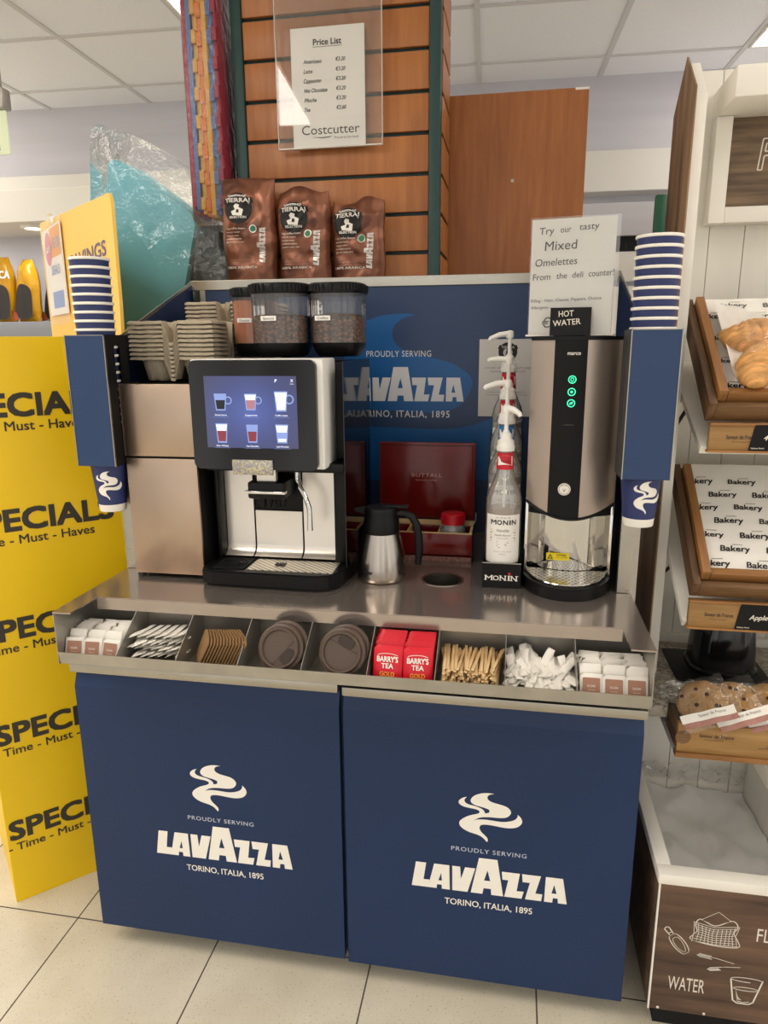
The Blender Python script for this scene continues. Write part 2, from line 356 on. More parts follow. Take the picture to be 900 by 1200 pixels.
class T:
    """a thing: an Empty at its base that parents its parts"""
    def __init__(s, name, label, cat, loc=(0, 0, 0), rot=(0, 0, 0), group=None, local=False, kind=None):
        o = s.o = bpy.data.objects.new(name, None); COL.objects.link(o); o.empty_display_size = .05
        o.location = loc; o.rotation_euler = rot; o['label'] = label; o['category'] = cat
        if group: o['group'] = group
        if kind: o['kind'] = kind
        s.off = (0, 0, 0) if local else tuple(loc)
    def add(s, name, mb, mats, smooth=30, parent=None, label=None, kind=None):
        o = bpy.data.objects.new(name, mb.mesh(name, mats, smooth, s.off)); COL.objects.link(o); o.parent = parent or s.o
        recalc(o.data) if name not in ('lettering',) else None
        if label: o['label'] = label
        if kind: o['kind'] = kind
        return o
def single(name, mb, mats, label=None, cat=None, loc=(0, 0, 0), rot=(0, 0, 0), group=None, smooth=30, local=False, kind=None):
    me = mb.mesh(name, mats, smooth, (0, 0, 0) if local else loc); recalc(me)
    o = bpy.data.objects.new(name, me); COL.objects.link(o); o.location = loc; o.rotation_euler = rot
    if label: o['label'] = label; o['category'] = cat
    if group: o['group'] = group
    if kind: o['kind'] = kind
    return o
def dup(o, loc, rot=None, label=None, group=None, parent=None):
    c = o.copy(); COL.objects.link(c)
    if parent is not None: c.parent = parent
    else:
        c.location = loc
        if rot is not None: c.rotation_euler = rot
        if label: c['label'] = label
        if group: c['group'] = group
    for ch in list(o.children): dup(ch, None, parent=c)
    return c
def struct(name, mb, mats, loc=(0, 0, 0), rot=(0, 0, 0), smooth=None, local=False):
    return single(name, mb, mats, None, None, loc, rot, smooth=smooth, local=local, kind='structure')
ORD = ['first', 'second', 'third', 'fourth', 'fifth', 'sixth', 'seventh', 'eighth', 'ninth', 'tenth', 'eleventh', 'twelfth', 'thirteenth', 'fourteenth', 'fifteenth', 'sixteenth', 'seventeenth', 'eighteenth', 'nineteenth', 'twentieth']
def front(x, y, z, yaw=0, pitch=0):
    """matrix: local x -> right, local y -> up, local z -> towards the viewer (-Y)"""
    return Matrix.Translation((x, y, z)) @ Matrix.Rotation(yaw, 4, 'Z') @ Matrix.Rotation(PI/2+pitch, 4, 'X')
TXT = {}
def _curve_mesh(cu):
    o = bpy.data.objects.new('t', cu); COL.objects.link(o); dg = bpy.context.evaluated_depsgraph_get()
    me = bpy.data.meshes.new_from_object(o.evaluated_get(dg)); r = ([tuple(v.co) for v in me.vertices], [tuple(p.vertices) for p in me.polygons])
    bpy.data.objects.remove(o); bpy.data.meshes.remove(me); return r
def txt_raw(body, bold=0, shear=0, space=1, res=3):
    k = (body, bold, shear, space, res)
    if k not in TXT:
        cu = bpy.data.curves.new('t', 'FONT'); cu.body = body; cu.size = 1; cu.offset = bold; cu.shear = shear; cu.space_character = space; cu.resolution_u = res
        cu.dimensions = '2D'; cu.fill_mode = 'BOTH'; TXT[k] = _curve_mesh(cu)
    return TXT[k]
def text(mb, body, mat, x, y, w=None, h=None, align='c', bold=0, shear=0, space=1, mi=0, lift=.0006, fn=None, rot=0, cap=.73):
    """lay text on a plane; y is the baseline, h the cap height; fn maps a flat point to the surface"""
    heavy = max(0, bold)*.8; vs, fs = txt_raw(body, 0, shear, space); xs = [p[0] for p in vs]; x0, x1 = min(xs), max(xs)
    sy = h/cap if h else None; sx = w/(x1-x0) if w else None
    if sx is None: sx = sy
    if sy is None: sy = sx
    W_ = (x1-x0)*sx; dx = {'c': -W_/2, 'l': 0, 'r': -W_}[align]
    c, s_ = math.cos(rot), math.sin(rot); B = heavy*sy
    for kk, (ox, oy) in enumerate(((0, 0),) if heavy <= 0 else ((-B, -B), (B, -B), (-B, B), (B, B), (0, 0))):
        out = []; lf = lift+kk*.00007
        for p in vs:
            a, b = (p[0]-x0)*sx*(1-2*B/W_)+dx+B+ox, p[1]*sy+oy
            q = (x+a*c-b*s_, y+a*s_+b*c, lf); out.append(fn(q) if fn else q)
        mb.add(out, fs, mi, mat)
    return mb
def shape(mb, polys, mat, x=0, y=0, s=1, mi=0, lift=.0006, fn=None, sy=None):
    """filled outline(s) with holes on a plane"""
    k = repr(polys)
    if k not in TXT:
        cu = bpy.data.curves.new('s', 'CURVE'); cu.dimensions = '2D'; cu.fill_mode = 'BOTH'
        for po in polys:
            sp = cu.splines.new('POLY'); sp.points.add(len(po)-1); sp.use_cyclic_u = True
            for i, q in enumerate(po): sp.points[i].co = (q[0], q[1], 0, 1)
        TXT[k] = _curve_mesh(cu)
    vs, fs = TXT[k]; out = []
    for p in vs:
        q = (x+p[0]*s, y+p[1]*(sy or s), lift); out.append(fn(q) if fn else q)
    mb.add(out, fs, mi, mat); return mb
def shape_sub(mb, polys, mat, x=0, y=0, s=1, mi=0, lift=0., fn=None, sy=None, step=.006):
    """shape() whose faces are cut fine enough to follow a curved surface"""
    tmp = MB(); shape(tmp, polys, None, x, y, s, 0, lift, None, sy)
    b = bmesh.new(); bv = [b.verts.new(p) for p in tmp.v]
    for f in tmp.f:
        try: b.faces.new([bv[i] for i in f])
        except ValueError: pass
    bmesh.ops.remove_doubles(b, verts=b.verts, dist=1e-6)
    for it in range(5):
        bmesh.ops.triangulate(b, faces=b.faces)
        e = [q for q in b.edges if q.calc_length() > step]
        if not e or len(b.faces) > 6000: break
        bmesh.ops.subdivide_edges(b, edges=e, cuts=1)
    b.verts.index_update(); V = [fn(tuple(v.co)) if fn else tuple(v.co) for v in b.verts]; F = [tuple(v.index for v in f.verts) for f in b.faces]; b.free()
    mb.add(V, F, mi, mat)
def circ(r, n=32, cx=0, cy=0, a0=0, a1=2*PI, sy=1): return [(cx+r*math.cos(a0+(a1-a0)*i/n), cy+r*sy*math.sin(a0+(a1-a0)*i/n)) for i in range(n)]
def rrect(x0, x1, y0, y1, r, n=5):
    o = []
    for cx, cy, a in ((x1-r, y1-r, 0), (x0+r, y1-r, PI/2), (x0+r, y0+r, PI), (x1-r, y0+r, 1.5*PI)):
        o += [(cx+r*math.cos(a+PI/2*i/n), cy+r*math.sin(a+PI/2*i/n)) for i in range(n+1)]
    return o
def smooth_closed(p, n=4):
    o = []; N = len(p)
    for i in range(N):
        p0, p1, p2, p3 = p[i-1], p[i], p[(i+1) % N], p[(i+2) % N]
        for k in range(n):
            t = k/n; o.append(tuple(.5*(2*p1[j]+(p2[j]-p0[j])*t+(2*p0[j]-5*p1[j]+4*p2[j]-p3[j])*t*t+(3*p1[j]-p0[j]-3*p2[j]+p3[j])*t**3) for j in (0, 1)))
    return o
# hand-drawn outlines -------------------------------------------------
SWIRL = [(6.6, 56.5), (-3.0, 57.2), (-14.4, 56.3), (-25.8, 52.7), (-35.3, 46.8), (-40.9, 38.4), (-39.8, 31.8), (-32.9, 26.7), (-21.3, 24.1), (-11.6, 21.9), (-3.8, 18.9), (-2.2, 14.9), (-4.6, 11.2), (-11.3, 9.7), (-12.8, 14.5), (-19.3, 19.9), (-30.9, 23.8), (-42.6, 26.0), (-50.4, 29.0), (-53.6, 34.0), (-52.6, 39.2), (-49.1, 43.4), (-56.5, 40.9), (-63.2, 35.7), (-65.6, 29.9), (-63.0, 24.6), (-55.1, 20.4), (-42.4, 18.2), (-30.8, 16.9), (-24.0, 14.4), (-22.3, 11.1), (-24.8, 7.6), (-32.5, 4.5), (-44.0, 0.1), (-54.6, -6.8), (-61.3, -13.3), (-63.6, -19.7), (-61.1, -26.8), (-53.1, -33.7), (-41.3, -39.0), (-27.5, -42.2), (-17.7, -46.2), (-10.7, -52.1), (-5.7, -57.8), (-3.9, -53.4), (-5.6, -47.5), (-11.0, -41.9), (-17.9, -34.9), (-21.6, -27.4), (-20.6, -21.7), (-16.4, -18.2), (-6.8, -17.0), (4.8, -17.3), (18.4, -18.9), (33.8, -19.9), (47.1, -18.2), (56.5, -14.0), (62.9, -6.5), (63.9, 0.2), (61.4, 7.2), (54.5, 13.9), (54.7, 9.5), (52.0, 4.3), (46.5, -0.4), (35.2, -4.5), (21.8, -6.6), (6.4, -5.9), (-9.0, -5.2), (-20.6, -5.9), (-28.3, -7.6), (-33.1, -10.4), (-26.4, -4.4), (-16.8, -0.5), (-3.4, 1.4), (10.1, 1.7), (23.5, 2.5), (32.9, 5.2), (39.4, 11.6), (41.1, 18.4), (38.0, 24.7), (30.2, 30.3), (18.7, 33.4), (5.3, 36.1), (-3.5, 40.0), (-7.4, 45.6), (-5.7, 51.4), (-0.0, 54.9)]
GLYPHS = [[(83, 0), (163, 0), (169, 42), (140, 42), (152, 135), (103, 135)], [(161, 0), (190, 135), (262, 135), (266, 0), (228, 0), (227, 22), (205, 22), (203, 0)], [(211, 45), (228, 45), (224, 88)],
          [(276, 135), (313, 135), (318, 68), (336, 135), (384, 135), (350, 0), (278, 0)],
          [(365, 0), (400, 195), (485, 195), (517, 0), (462, 0), (459, 32), (425, 32), (420, 0)], [(426, 75), (455, 75), (441, 132)],
          [(507, 135), (590, 135), (578, 38), (611, 40), (602, 0), (522, 0), (538, 92), (511, 92)], [(600, 135), (686, 135), (664, 38), (696, 38), (692, 0), (618, 0), (637, 92), (604, 92)],
          [(705, 0), (708, 135), (785, 135), (808, 0), (768, 0), (766, 25), (745, 25), (742, 0)], [(737, 50), (760, 50), (747, 97)]]
GLYPHS = [[(x-445.5, y) for x, y in g] for g in GLYPHS]
def brand(mb, x, y, w, mi=0, fn=None, mat=None, lift=.0006): return shape(mb, GLYPHS, mat, x, y, w/725, mi, lift, fn)
SWIRL_S = smooth_closed(SWIRL, 2)
# ================================================================ SETTING
def setting():
    RC = Matrix.Translation((CX0, CY0, 0)) @ Matrix.Rotation(CEIL_ROT, 4, 'Z')
    struct('floor', MB().box(-4.3, 4.3, -4.6, 3.4, -.05, 0), M['floor'])
    b = MB().box(-7*CELL, 7*CELL, -11*CELL, 3*CELL, 0, .03)
    for i in range(-7, 8): b.box(i*CELL-.011, i*CELL+.011, -11*CELL, 3*CELL, -.006, .0, 1)
    for j in range(-11, 4): b.box(-7*CELL, 7*CELL, j*CELL-.011, j*CELL+.011, -.0055, .0, 1)
    struct('ceiling', b, [M['ceil_tile'], M['ceil_bar']], (CX0, CY0, CEIL_Z), (0, 0, CEIL_ROT), local=True)
    yb = .86
    struct('wall_back', MB().box(-5, 4, yb, yb+.1, 0, CEIL_Z), M['wall_grey'], (CX0, CY0, 0), (0, 0, CEIL_ROT), local=True)
    struct('trim_1', MB().box(-5, 4, yb-.12, yb, 2.14, 2.33, bev=.004), M['wall_white'], (CX0, CY0, 0), (0, 0, CEIL_ROT), local=True)
    lamps = []
    for (i, j) in LAMP_CELLS: lamps.append((i*CELL+.012, (i+1)*CELL-.012, j*CELL+.012, (j+1)*CELL-.012))
    names = {(-2, -1): 'square white lit ceiling panel beside the foam mats', (2, 0): 'square white lit ceiling panel at the right edge of the photo'}
    for k, (x0, x1, y0, y1) in enumerate(lamps):
        c = RC @ Vector(((x0+x1)/2, (y0+y1)/2, CEIL_Z-.006)); hx, hy = (x1-x0)/2, (y1-y0)/2
        t = T('ceiling_light', names.get(LAMP_CELLS[k], 'square white lit ceiling panel behind the viewer'), 'ceiling light', c, (0, 0, CEIL_ROT), 'lit panels of the shop ceiling', local=True)
        t.add('diffuser', MB().box(-hx+.012, hx-.012, -hy+.012, hy-.012, -.004, .0), M['lamp'], None)
        f = MB()
        f.box(-hx, hx, -hy, -hy+.012, -.006, .003).box(-hx, hx, hy-.012, hy, -.006, .003).box(-hx, -hx+.012, -hy+.012, hy-.012, -.006, .003).box(hx-.012, hx, -hy+.012, hy-.012, -.006, .003)
        t.add('frame', f, M['white_paint'], None)
    # surface-mounted strip light that mirrors in the clear holder
    t = T('ceiling_light', 'long white lit ceiling lamp whose reflection shows in the price list holder', 'ceiling light', (-.585, -1.05, CEIL_Z-.006), (0, 0, math.radians(-6)), local=True)
    t.add('diffuser', MB().box(-.35, .35, -.62, .62, -.024, -.014), M['lamp'], None)
    t.add('frame', MB().box(-.37, .37, -.64, .64, -.014, 0, bev=.003), M['white_paint'], None)
setting()
# ================================================================ COFFEE STATION
def coffee_station():
    t = T('coffee_station', 'stainless steel self service coffee counter with two navy blue doors and graphic back panel', 'coffee counter', (.62, .3, 0))
    t.add('carcass', MB().box(.012, 1.19, .022, .60, .06, .775), M['blue_dark'], None)
    for x in (.06, .6, 1.14):
        for y in (.09, .54): t.add('foot', MB().lathe([(.0, 0), (.02, 0), (.02, .05), (.012, .055), (.012, .062)], 14, mat=Matrix.Translation((x, y, 0))), M['black'])
    for z in (.12, .62):
        for x in (1.19, -.003): t.add('hinge', MB().box(x, x+.015, .03, .055, z-.02, z+.02, bev=.003), M['black'])
    t.add('gap_shadow_strip', MB().box(.002, 1.194, .006, .0215, .728, .786), M['dark_gap'], None)  # black strip added as the shadow in the gap under the tray lip
    for i, (x0, x1, cx, zb, zc, zh) in enumerate(((0, .598, .322, .054, .680, .7155), (.607, 1.198, .9125, .049, .6745, .7105))):
        prof = [(0, zb), (0, zc), (.014, zh-.002), (.02, zh-.002), (.02, zb)]
        b = MB(); n = len(prof); vs = [(x, y, z) for x in (x0, x1) for y, z in prof]
        b.add(vs, [tuple(range(n)), tuple(range(n, 2*n))[::-1]]+[(k, n+k, n+(k+1) % n, (k+1) % n) for k in range(n)])
        d = t.add('door', b, M['blue'], None)
        h = MB().box(x0-.004 if i == 0 else x0, x1 if i == 0 else x1+.003, -.006, .02, zh, zh+.0195, bev=.002)
        t.add('handle', h, M['steel'], parent=d, label='steel rail handle along the top of the door')
        m = front(0, 0, 0); l = MB()
        e = MB(); shape(e, [SWIRL_S], m, cx+.0005, .46, .001); t.add('emblem', e, M['white_letter'], None, parent=d, label='white steam shaped emblem')
        text(l, 'PROUDLY SERVING', m, cx-.001, .3735, w=.155, h=.0105, space=1.15, mi=1)
        t.add('tagline_lettering', l, [M['white_letter'], M['pale_letter']], None, parent=d, label='thin pale tagline above the brand name'); l = MB()
        brand(l, cx, .2745, .324, mat=m)
        t.add('brand_lettering', l, M['white_letter'], None, parent=d, label='large white brand name on the blue door'); l = MB()
        text(l, 'TORINO, ITALIA, 1895', m, cx+.001, .239, w=.184, h=.0155, bold=.012, mi=0)
        t.add('town_lettering', l, M['white_letter'], None, parent=d, label='small white line below the brand name')
    # worktop sheet, notched at the front, with a round chute
    outline = [(.052, -.113), (.091, -.113), (.091, -.02), (1.141, -.02), (1.141, -.113), (1.183, -.113), (1.183, .63), (.052, .63)]
    hole = circ(.043, 40, .79, .2)
    b = MB()
    shape(b, [outline, hole], Matrix.Translation((0, 0, .9)), lift=0); k = len(b.v)
    shape(b, [outline, hole], Matrix.Translation((0, 0, .897)), lift=0)
    for po in (outline, hole):
        n = len(po); b.add([(x, y, z) for z in (.897, .9) for x, y in po], [(i, (i+1) % n, n+(i+1) % n, n+i) for i in range(n)])
    b.box(.091, 1.141, -.0215, -.0195, .874, .8985)
    b.box(.06, 1.175, .03, .6, .78, .8, 0)
    t.add('worktop', b, M['counter_steel'], None)
    b = MB().lathe([(.0425, .9005), (.047, .9015), (.047, .9002), (.043, .9), (.0425, .80)], 40, mat=Matrix.Translation((.79, .2, 0)))
    t.add('chute', b, M['steel'], 40, label='round steel waste hole sunk in the worktop')
    t.add('chute_floor', MB().lathe([(0, .80), (.043, .80)], 30, mat=Matrix.Translation((.79, .2, 0))), M['dark_gap'], None)
    # condiment tray
    b = MB()
    b.box(.0525, 1.1825, -.108, .024, .789, .792)
    b.box(.0525, 1.1825, .022, .024, .789, .8965)
    vs = [(x, y, z) for x in (.0525, 1.1825) for y, z in ((-.113, .815), (-.1115, .815), (-.1065, .789), (-.0735, .7745), (-.0755, .7725), (-.1105, .7925))]
    b.add(vs, [tuple(range(6)), tuple(range(6, 12))[::-1]]+[(k, 6+k, 6+(k+1) % 6, (k+1) % 6) for k in range(6)])
    ct = t.add('condiment_tray', b, M['bin_steel'], None)
    for x in (.0525, 1.181): t.add('end_panel', MB().box(x, x+.0015, -.113, .022, .789, .8965), M['bin_steel'], None, parent=ct)
    for k in range(1, 9):
        x = .0525+1.13*k/9; t_ = .0012
        pts = [(-.1115, .817), (-.021, .875), (.021, .875), (.021, .7925), (-.1085, .7925)]
        b = MB(); b.add([(xx, y, z) for xx in (x, x+t_) for y, z in pts], [tuple(range(5)), tuple(range(5, 10))[::-1]]+[(i, 5+i, 5+(i+1) % 5, (i+1) % 5) for i in range(5)])
        t.add('divider', b, M['bin_steel'], None, parent=ct)
    # side wings: thin steel sheet with a folded front post, navy inside
    for xa, xb, p0, p1, la, lb in ((.052, .055, .052, .078, .055, .056), (1.178, 1.181, 1.155, 1.181, 1.177, 1.178)):
        pts = [(.17, .9), (.17, 1.41), (.62, 1.578), (.62, .9)]; b = MB()
        b.add([(x, y, z) for x in (xa, xb) for y, z in pts], [(0, 1, 2, 3), (7, 6, 5, 4)]+[(i, 4+i, 4+(i+1) % 4, (i+1) % 4) for i in range(4)])
        b.box(p0, p1, .1705, .19, .9005, 1.41, bev=.001)
        w = t.add('side_wing', b, M['steel'], None)
        pin = [(.191, .9005), (.191, 1.409), (.611, 1.566), (.611, .9005)]; c = MB()
        c.add([(x, y, z) for x in (la, lb) for y, z in pin], [(0, 1, 2, 3), (7, 6, 5, 4)]+[(i, 4+i, 4+(i+1) % 4, (i+1) % 4) for i in range(4)])
        t.add('wing_lining', c, M['wing_blue'], None, parent=w, label='navy lining inside the steel wing')
    # back panel
    bp = t.add('back_panel', MB().box(.079, 1.154, .616, .62, .9, 1.56), M['panel_blue'], None)
    t.add('back_frame', MB().box(.052, 1.181, .612, .626, 1.553, 1.578, bev=.001).box(.079, .094, .612, .616, .9, 1.553).box(.052, 1.181, .626, .74, 1.574, 1.578).box(.052, 1.181, .736, .74, .9, 1.574), M['steel'], None)
    m = front(0, .616, 0); l = MB()
    A_ = [(0.675, 1.482), (0.647, 1.484), (0.61, 1.483), (0.578, 1.479), (0.545, 1.468), (0.518, 1.453), (0.49, 1.418), (0.478, 1.366), (0.488, 1.313), (0.515, 1.259), (0.554, 1.235), (0.62, 1.231), (0.685, 1.227), (0.739, 1.229), (0.787, 1.243), (0.813, 1.272), (0.824, 1.308), (0.812, 1.329), (0.791, 1.344), (0.759, 1.36), (0.716, 1.371), (0.658, 1.384), (0.631, 1.397), (0.615, 1.415), (0.611, 1.435), (0.618, 1.456), (0.642, 1.473)]
    shape(l, [[A_[0]]+smooth_closed(A_, 4)[4:-3]], m, lift=.0003, mi=0)
    B_ = [(0.463, 1.171), (0.508, 1.186), (0.553, 1.187), (0.631, 1.186), (0.718, 1.183), (0.783, 1.186), (0.825, 1.194), (0.857, 1.206), (0.878, 1.214), (0.883, 1.047), (0.459, 1.036)]
    shape(l, [B_], m, lift=.0003, mi=0)
    t.add('swirl_graphic', l, M['swirl_blue'], None, parent=bp, label='brighter blue swirl graphic'); l = MB()
    brand(l, .634, 1.257, .335, mat=m, lift=.0008, mi=1)
    text(l, 'PROUDLY SERVING', m, .627, 1.374, w=.174, h=.0165, space=1.1, mi=1, lift=.0008)
    text(l, 'TORINO, ITALIA, 1895', m, .634, 1.2145, w=.262, h=.0185, bold=.015, space=1.15, mi=1, lift=.0008)
    t.add('lettering', l, [M['swirl_blue'], M['grey_letter']], None, parent=bp, label='silver lettering on the navy panel')
coffee_station()
# ---------------------------------------------------------------- paper cups and dispensers
def cup_parts(t, logo):
    b = MB().lathe([(0, .004), (.0285, .004), (.0295, 0), (.0300, .001), (.0318, .016)], 32, 1, sx=.945, sy=.945)
    b.lathe([(.0318, .016), (.0412, .104)], 32, 0, sx=.945, sy=.945)
    b.lathe([(.0412, .104), (.0432, .1045), (.0440, .107), (.0432, .1095), (.0415, .1095), (.0402, .107), (.0290, .006), (0, .006)], 32, 1, sx=.945, sy=.945)
    t.add('cup_body', b, [M['cup_navy'], M['cup_white']], 40)
def cups():
    proto = None
    for side, cx, cy, top in (('left', .058, .1262, 10), ('right', 1.178, .1262, 11)):
        n = 25
        for k in range(n):
            z = (1.052 if side == 'left' else 1.06)+k*.0176
            if k > n-1-top:
                q = n-1-k
                lab = ('topmost' if q == 0 else ORD[q]+' from the top')+' paper cup with white rim in the stack above the %s dispenser' % side
            elif k == 0: lab = 'navy paper cup with white swirl poking out below the %s dispenser' % side
            else: lab = 'navy paper cup nested inside the %s cup dispenser' % side
            if proto is None:
                t = T('paper_cup', lab, 'paper cup', (cx, cy, z), (0, 0, 0), 'paper cups in the %s dispenser' % side, local=True); cup_parts(t, False); proto = t.o
                continue_ = t.o
            else: continue_ = dup(proto, (cx, cy, z), (0, 0, 0), lab, 'paper cups in the %s dispenser' % side)
            if k == 0 and side == 'left': proto_ = continue_
        # swirl printed on the lowest cup
    for side, cx, cy, a in (('left', .058, .1262, math.radians(26)), ('right', 1.178, .1262, math.radians(17))):
        l = MB(); base = [o for o in bpy.data.objects if o.name.startswith('paper_cup') and abs(o.location.x-cx) < 1e-4 and abs(o.location.z-(1.052 if side == 'left' else 1.06)) < 1e-4][0]
        def fn(q):
            r = (.0318+(.0412-.0318)*(q[1]-.016)/.088)*.945+.0005; th = q[0]/.036+a; return (r*math.sin(th), -r*math.cos(th), q[1])
        shape_sub(l, [SWIRL_S], None, 0, .060, .00044, fn=fn, sy=.00056, lift=.0)
        o = bpy.data.objects.new('lettering', l.mesh('lettering', M['cup_white'])); COL.objects.link(o); o.parent = base; o['label'] = 'white swirl printed on the cup'
    for side, x0, x1 in (('left', .0135, .1025), ('right', 1.134, 1.222)):
        cx = (x0+x1)/2
        t = T('cup_dispenser', 'navy fronted cup dispenser on the %s wing of the coffee counter' % side, 'cup dispenser', (cx, .13, 1.157))
        y0, y1 = .083, .1698
        t.add('front_panel', MB().box(x0, x1, y0-.003, y0, 1.157, 1.43, bev=.001), M['disp_blue'], None)
        t.add('edge_trim', MB().box(x0, x0+.0018, y0-.004, y0+.001, 1.157, 1.43).box(x1-.0018, x1, y0-.004, y0+.001, 1.157, 1.43).box(x0, x1, y0-.004, y0+.001, 1.4285, 1.43), M['steel'], None)
        b = MB(); xs = x1 if side == 'left' else x0; d = -.002 if side == 'left' else .002
        # slotted inner cheek
        ys = .1262; w = .011 if side == 'left' else .003; zz0, zz1 = (1.24, 1.412)
        poly = [(y0, 1.157), (y1, 1.157), (y1, 1.43), (y0, 1.43)]; slot = rrect(ys-w, ys+w, zz0, zz1, w*.98, 6)
        mm = Matrix(((0, 0, 1, 0), (1, 0, 0, 0), (0, 1, 0, 0), (0, 0, 0, 1)))
        shape(b, [poly, slot], Matrix.Translation((xs, 0, 0)) @ mm, lift=0); shape(b, [poly, slot], Matrix.Translation((xs+d, 0, 0)) @ mm, lift=0)
        for po in (poly, slot):
            n = len(po); b.add([(xs+e, y, z) for e in (0, d) for y, z in po], [(i, (i+1) % n, n+(i+1) % n, n+i) for i in range(n)])
        xo = x0 if side == 'left' else x1
        b.box(xo, xo+(.002 if side == 'left' else -.002), y0, y1, 1.157, 1.43); b.box(x0, x1, y1-.0012, y1, 1.157, 1.43)
        t.add('housing', b, M['black_matt'] if side == 'left' else M['grey_dark'], None)
cups()
# ---------------------------------------------------------------- milk fridge and pulp carriers
def fridge():
    t = T('milk_fridge', 'tall narrow stainless milk fridge beside the coffee machine with two stacked panels', 'milk fridge', (.188, .3, .9))
    t.add('body', MB().box(.106, .268, .124, .58, .908, 1.326, bev=.003), M['black_matt'])
    t.add('upper_panel', MB().box(.105, .269, .116, .124, 1.175, 1.329, bev=.002).box(.104, .106, .116, .2, 1.175, 1.329), M['panel_steel'])
    t.add('door', MB().box(.105, .269, .116, .124, .91, 1.171, bev=.002), M['panel_steel'])
    for x in (.125, .25):
        for y in (.15, .54): t.add('foot', MB().lathe([(0, .9003), (.011, .9003), (.011, .908), (0, .908)], 12, mat=Matrix.Translation((x, y, 0))), M['black'])
fridge()
def carriers():
    S = .2; H = .05
    def hf(u, v):
        x, y = u-.5, v-.5; ax, ay = abs(x), abs(y)
        z = 0
        d = math.hypot(ax-.25, ay-.25)
        if d < .21: z = -H*min(1, (.21-d)/.055)
        m = min(ax, ay)
        dip = max(0, 1-m/.085)
        edge = max(ax, ay)
        if edge > .3: z = min(z, -.046*min(1, dip*1.45))
        z += .0012*mnoise.noise((u*9, v*9, .3))
        if edge > .49: z -= .003
        return ((x)*S+.0015*mnoise.noise((u*7, v*7, 2)), y*S+.0015*mnoise.noise((u*7, v*7, 5)), H+z)
    b = MB().grid(44, 44, hf); n0 = len(b.v)
    b2 = MB(); b2.v = list(b.v)+[(x, y, z-.0042) for x, y, z in b.v]
    b2.f = list(b.f)+[tuple(i+n0 for i in f[::-1]) for f in b.f]
    ring = [i for i in range(45)]+[45*j+44 for j in range(1, 45)]+[44*45+i for i in range(43, -1, -1)]+[45*j for j in range(43, 0, -1)]
    b2.f += [(ring[i], ring[(i+1) % len(ring)], ring[(i+1) % len(ring)]+n0, ring[i]+n0) for i in range(len(ring))]
    b2.mi = [0]*len(b2.f)
    random.seed(3); proto = None
    for pile, (px, py, n, dz, word) in enumerate(((.182, .312, 9, .0096, 'front'), (.226, .5135, 14, .0098, 'rear'))):
        for k in range(n):
            q = n-1-k; lab = ('topmost' if q == 0 else ORD[q]+' from the top')+' grey pulp cup carrier in the %s pile on the fridge' % word
            loc = (px+random.uniform(-.0003, .0003), py+random.uniform(-.0003, .0003), 1.3338+k*dz); rot = (0, 0, random.uniform(-.0012, .0012))
            if proto is None: proto = single('cup_carrier', b2, M['pulp'], lab, 'cup carrier', loc, rot, '%s pile of pulp cup carriers' % word, 50, local=True)
            else: dup(proto, loc, rot, lab, '%s pile of pulp cup carriers' % word)
carriers()
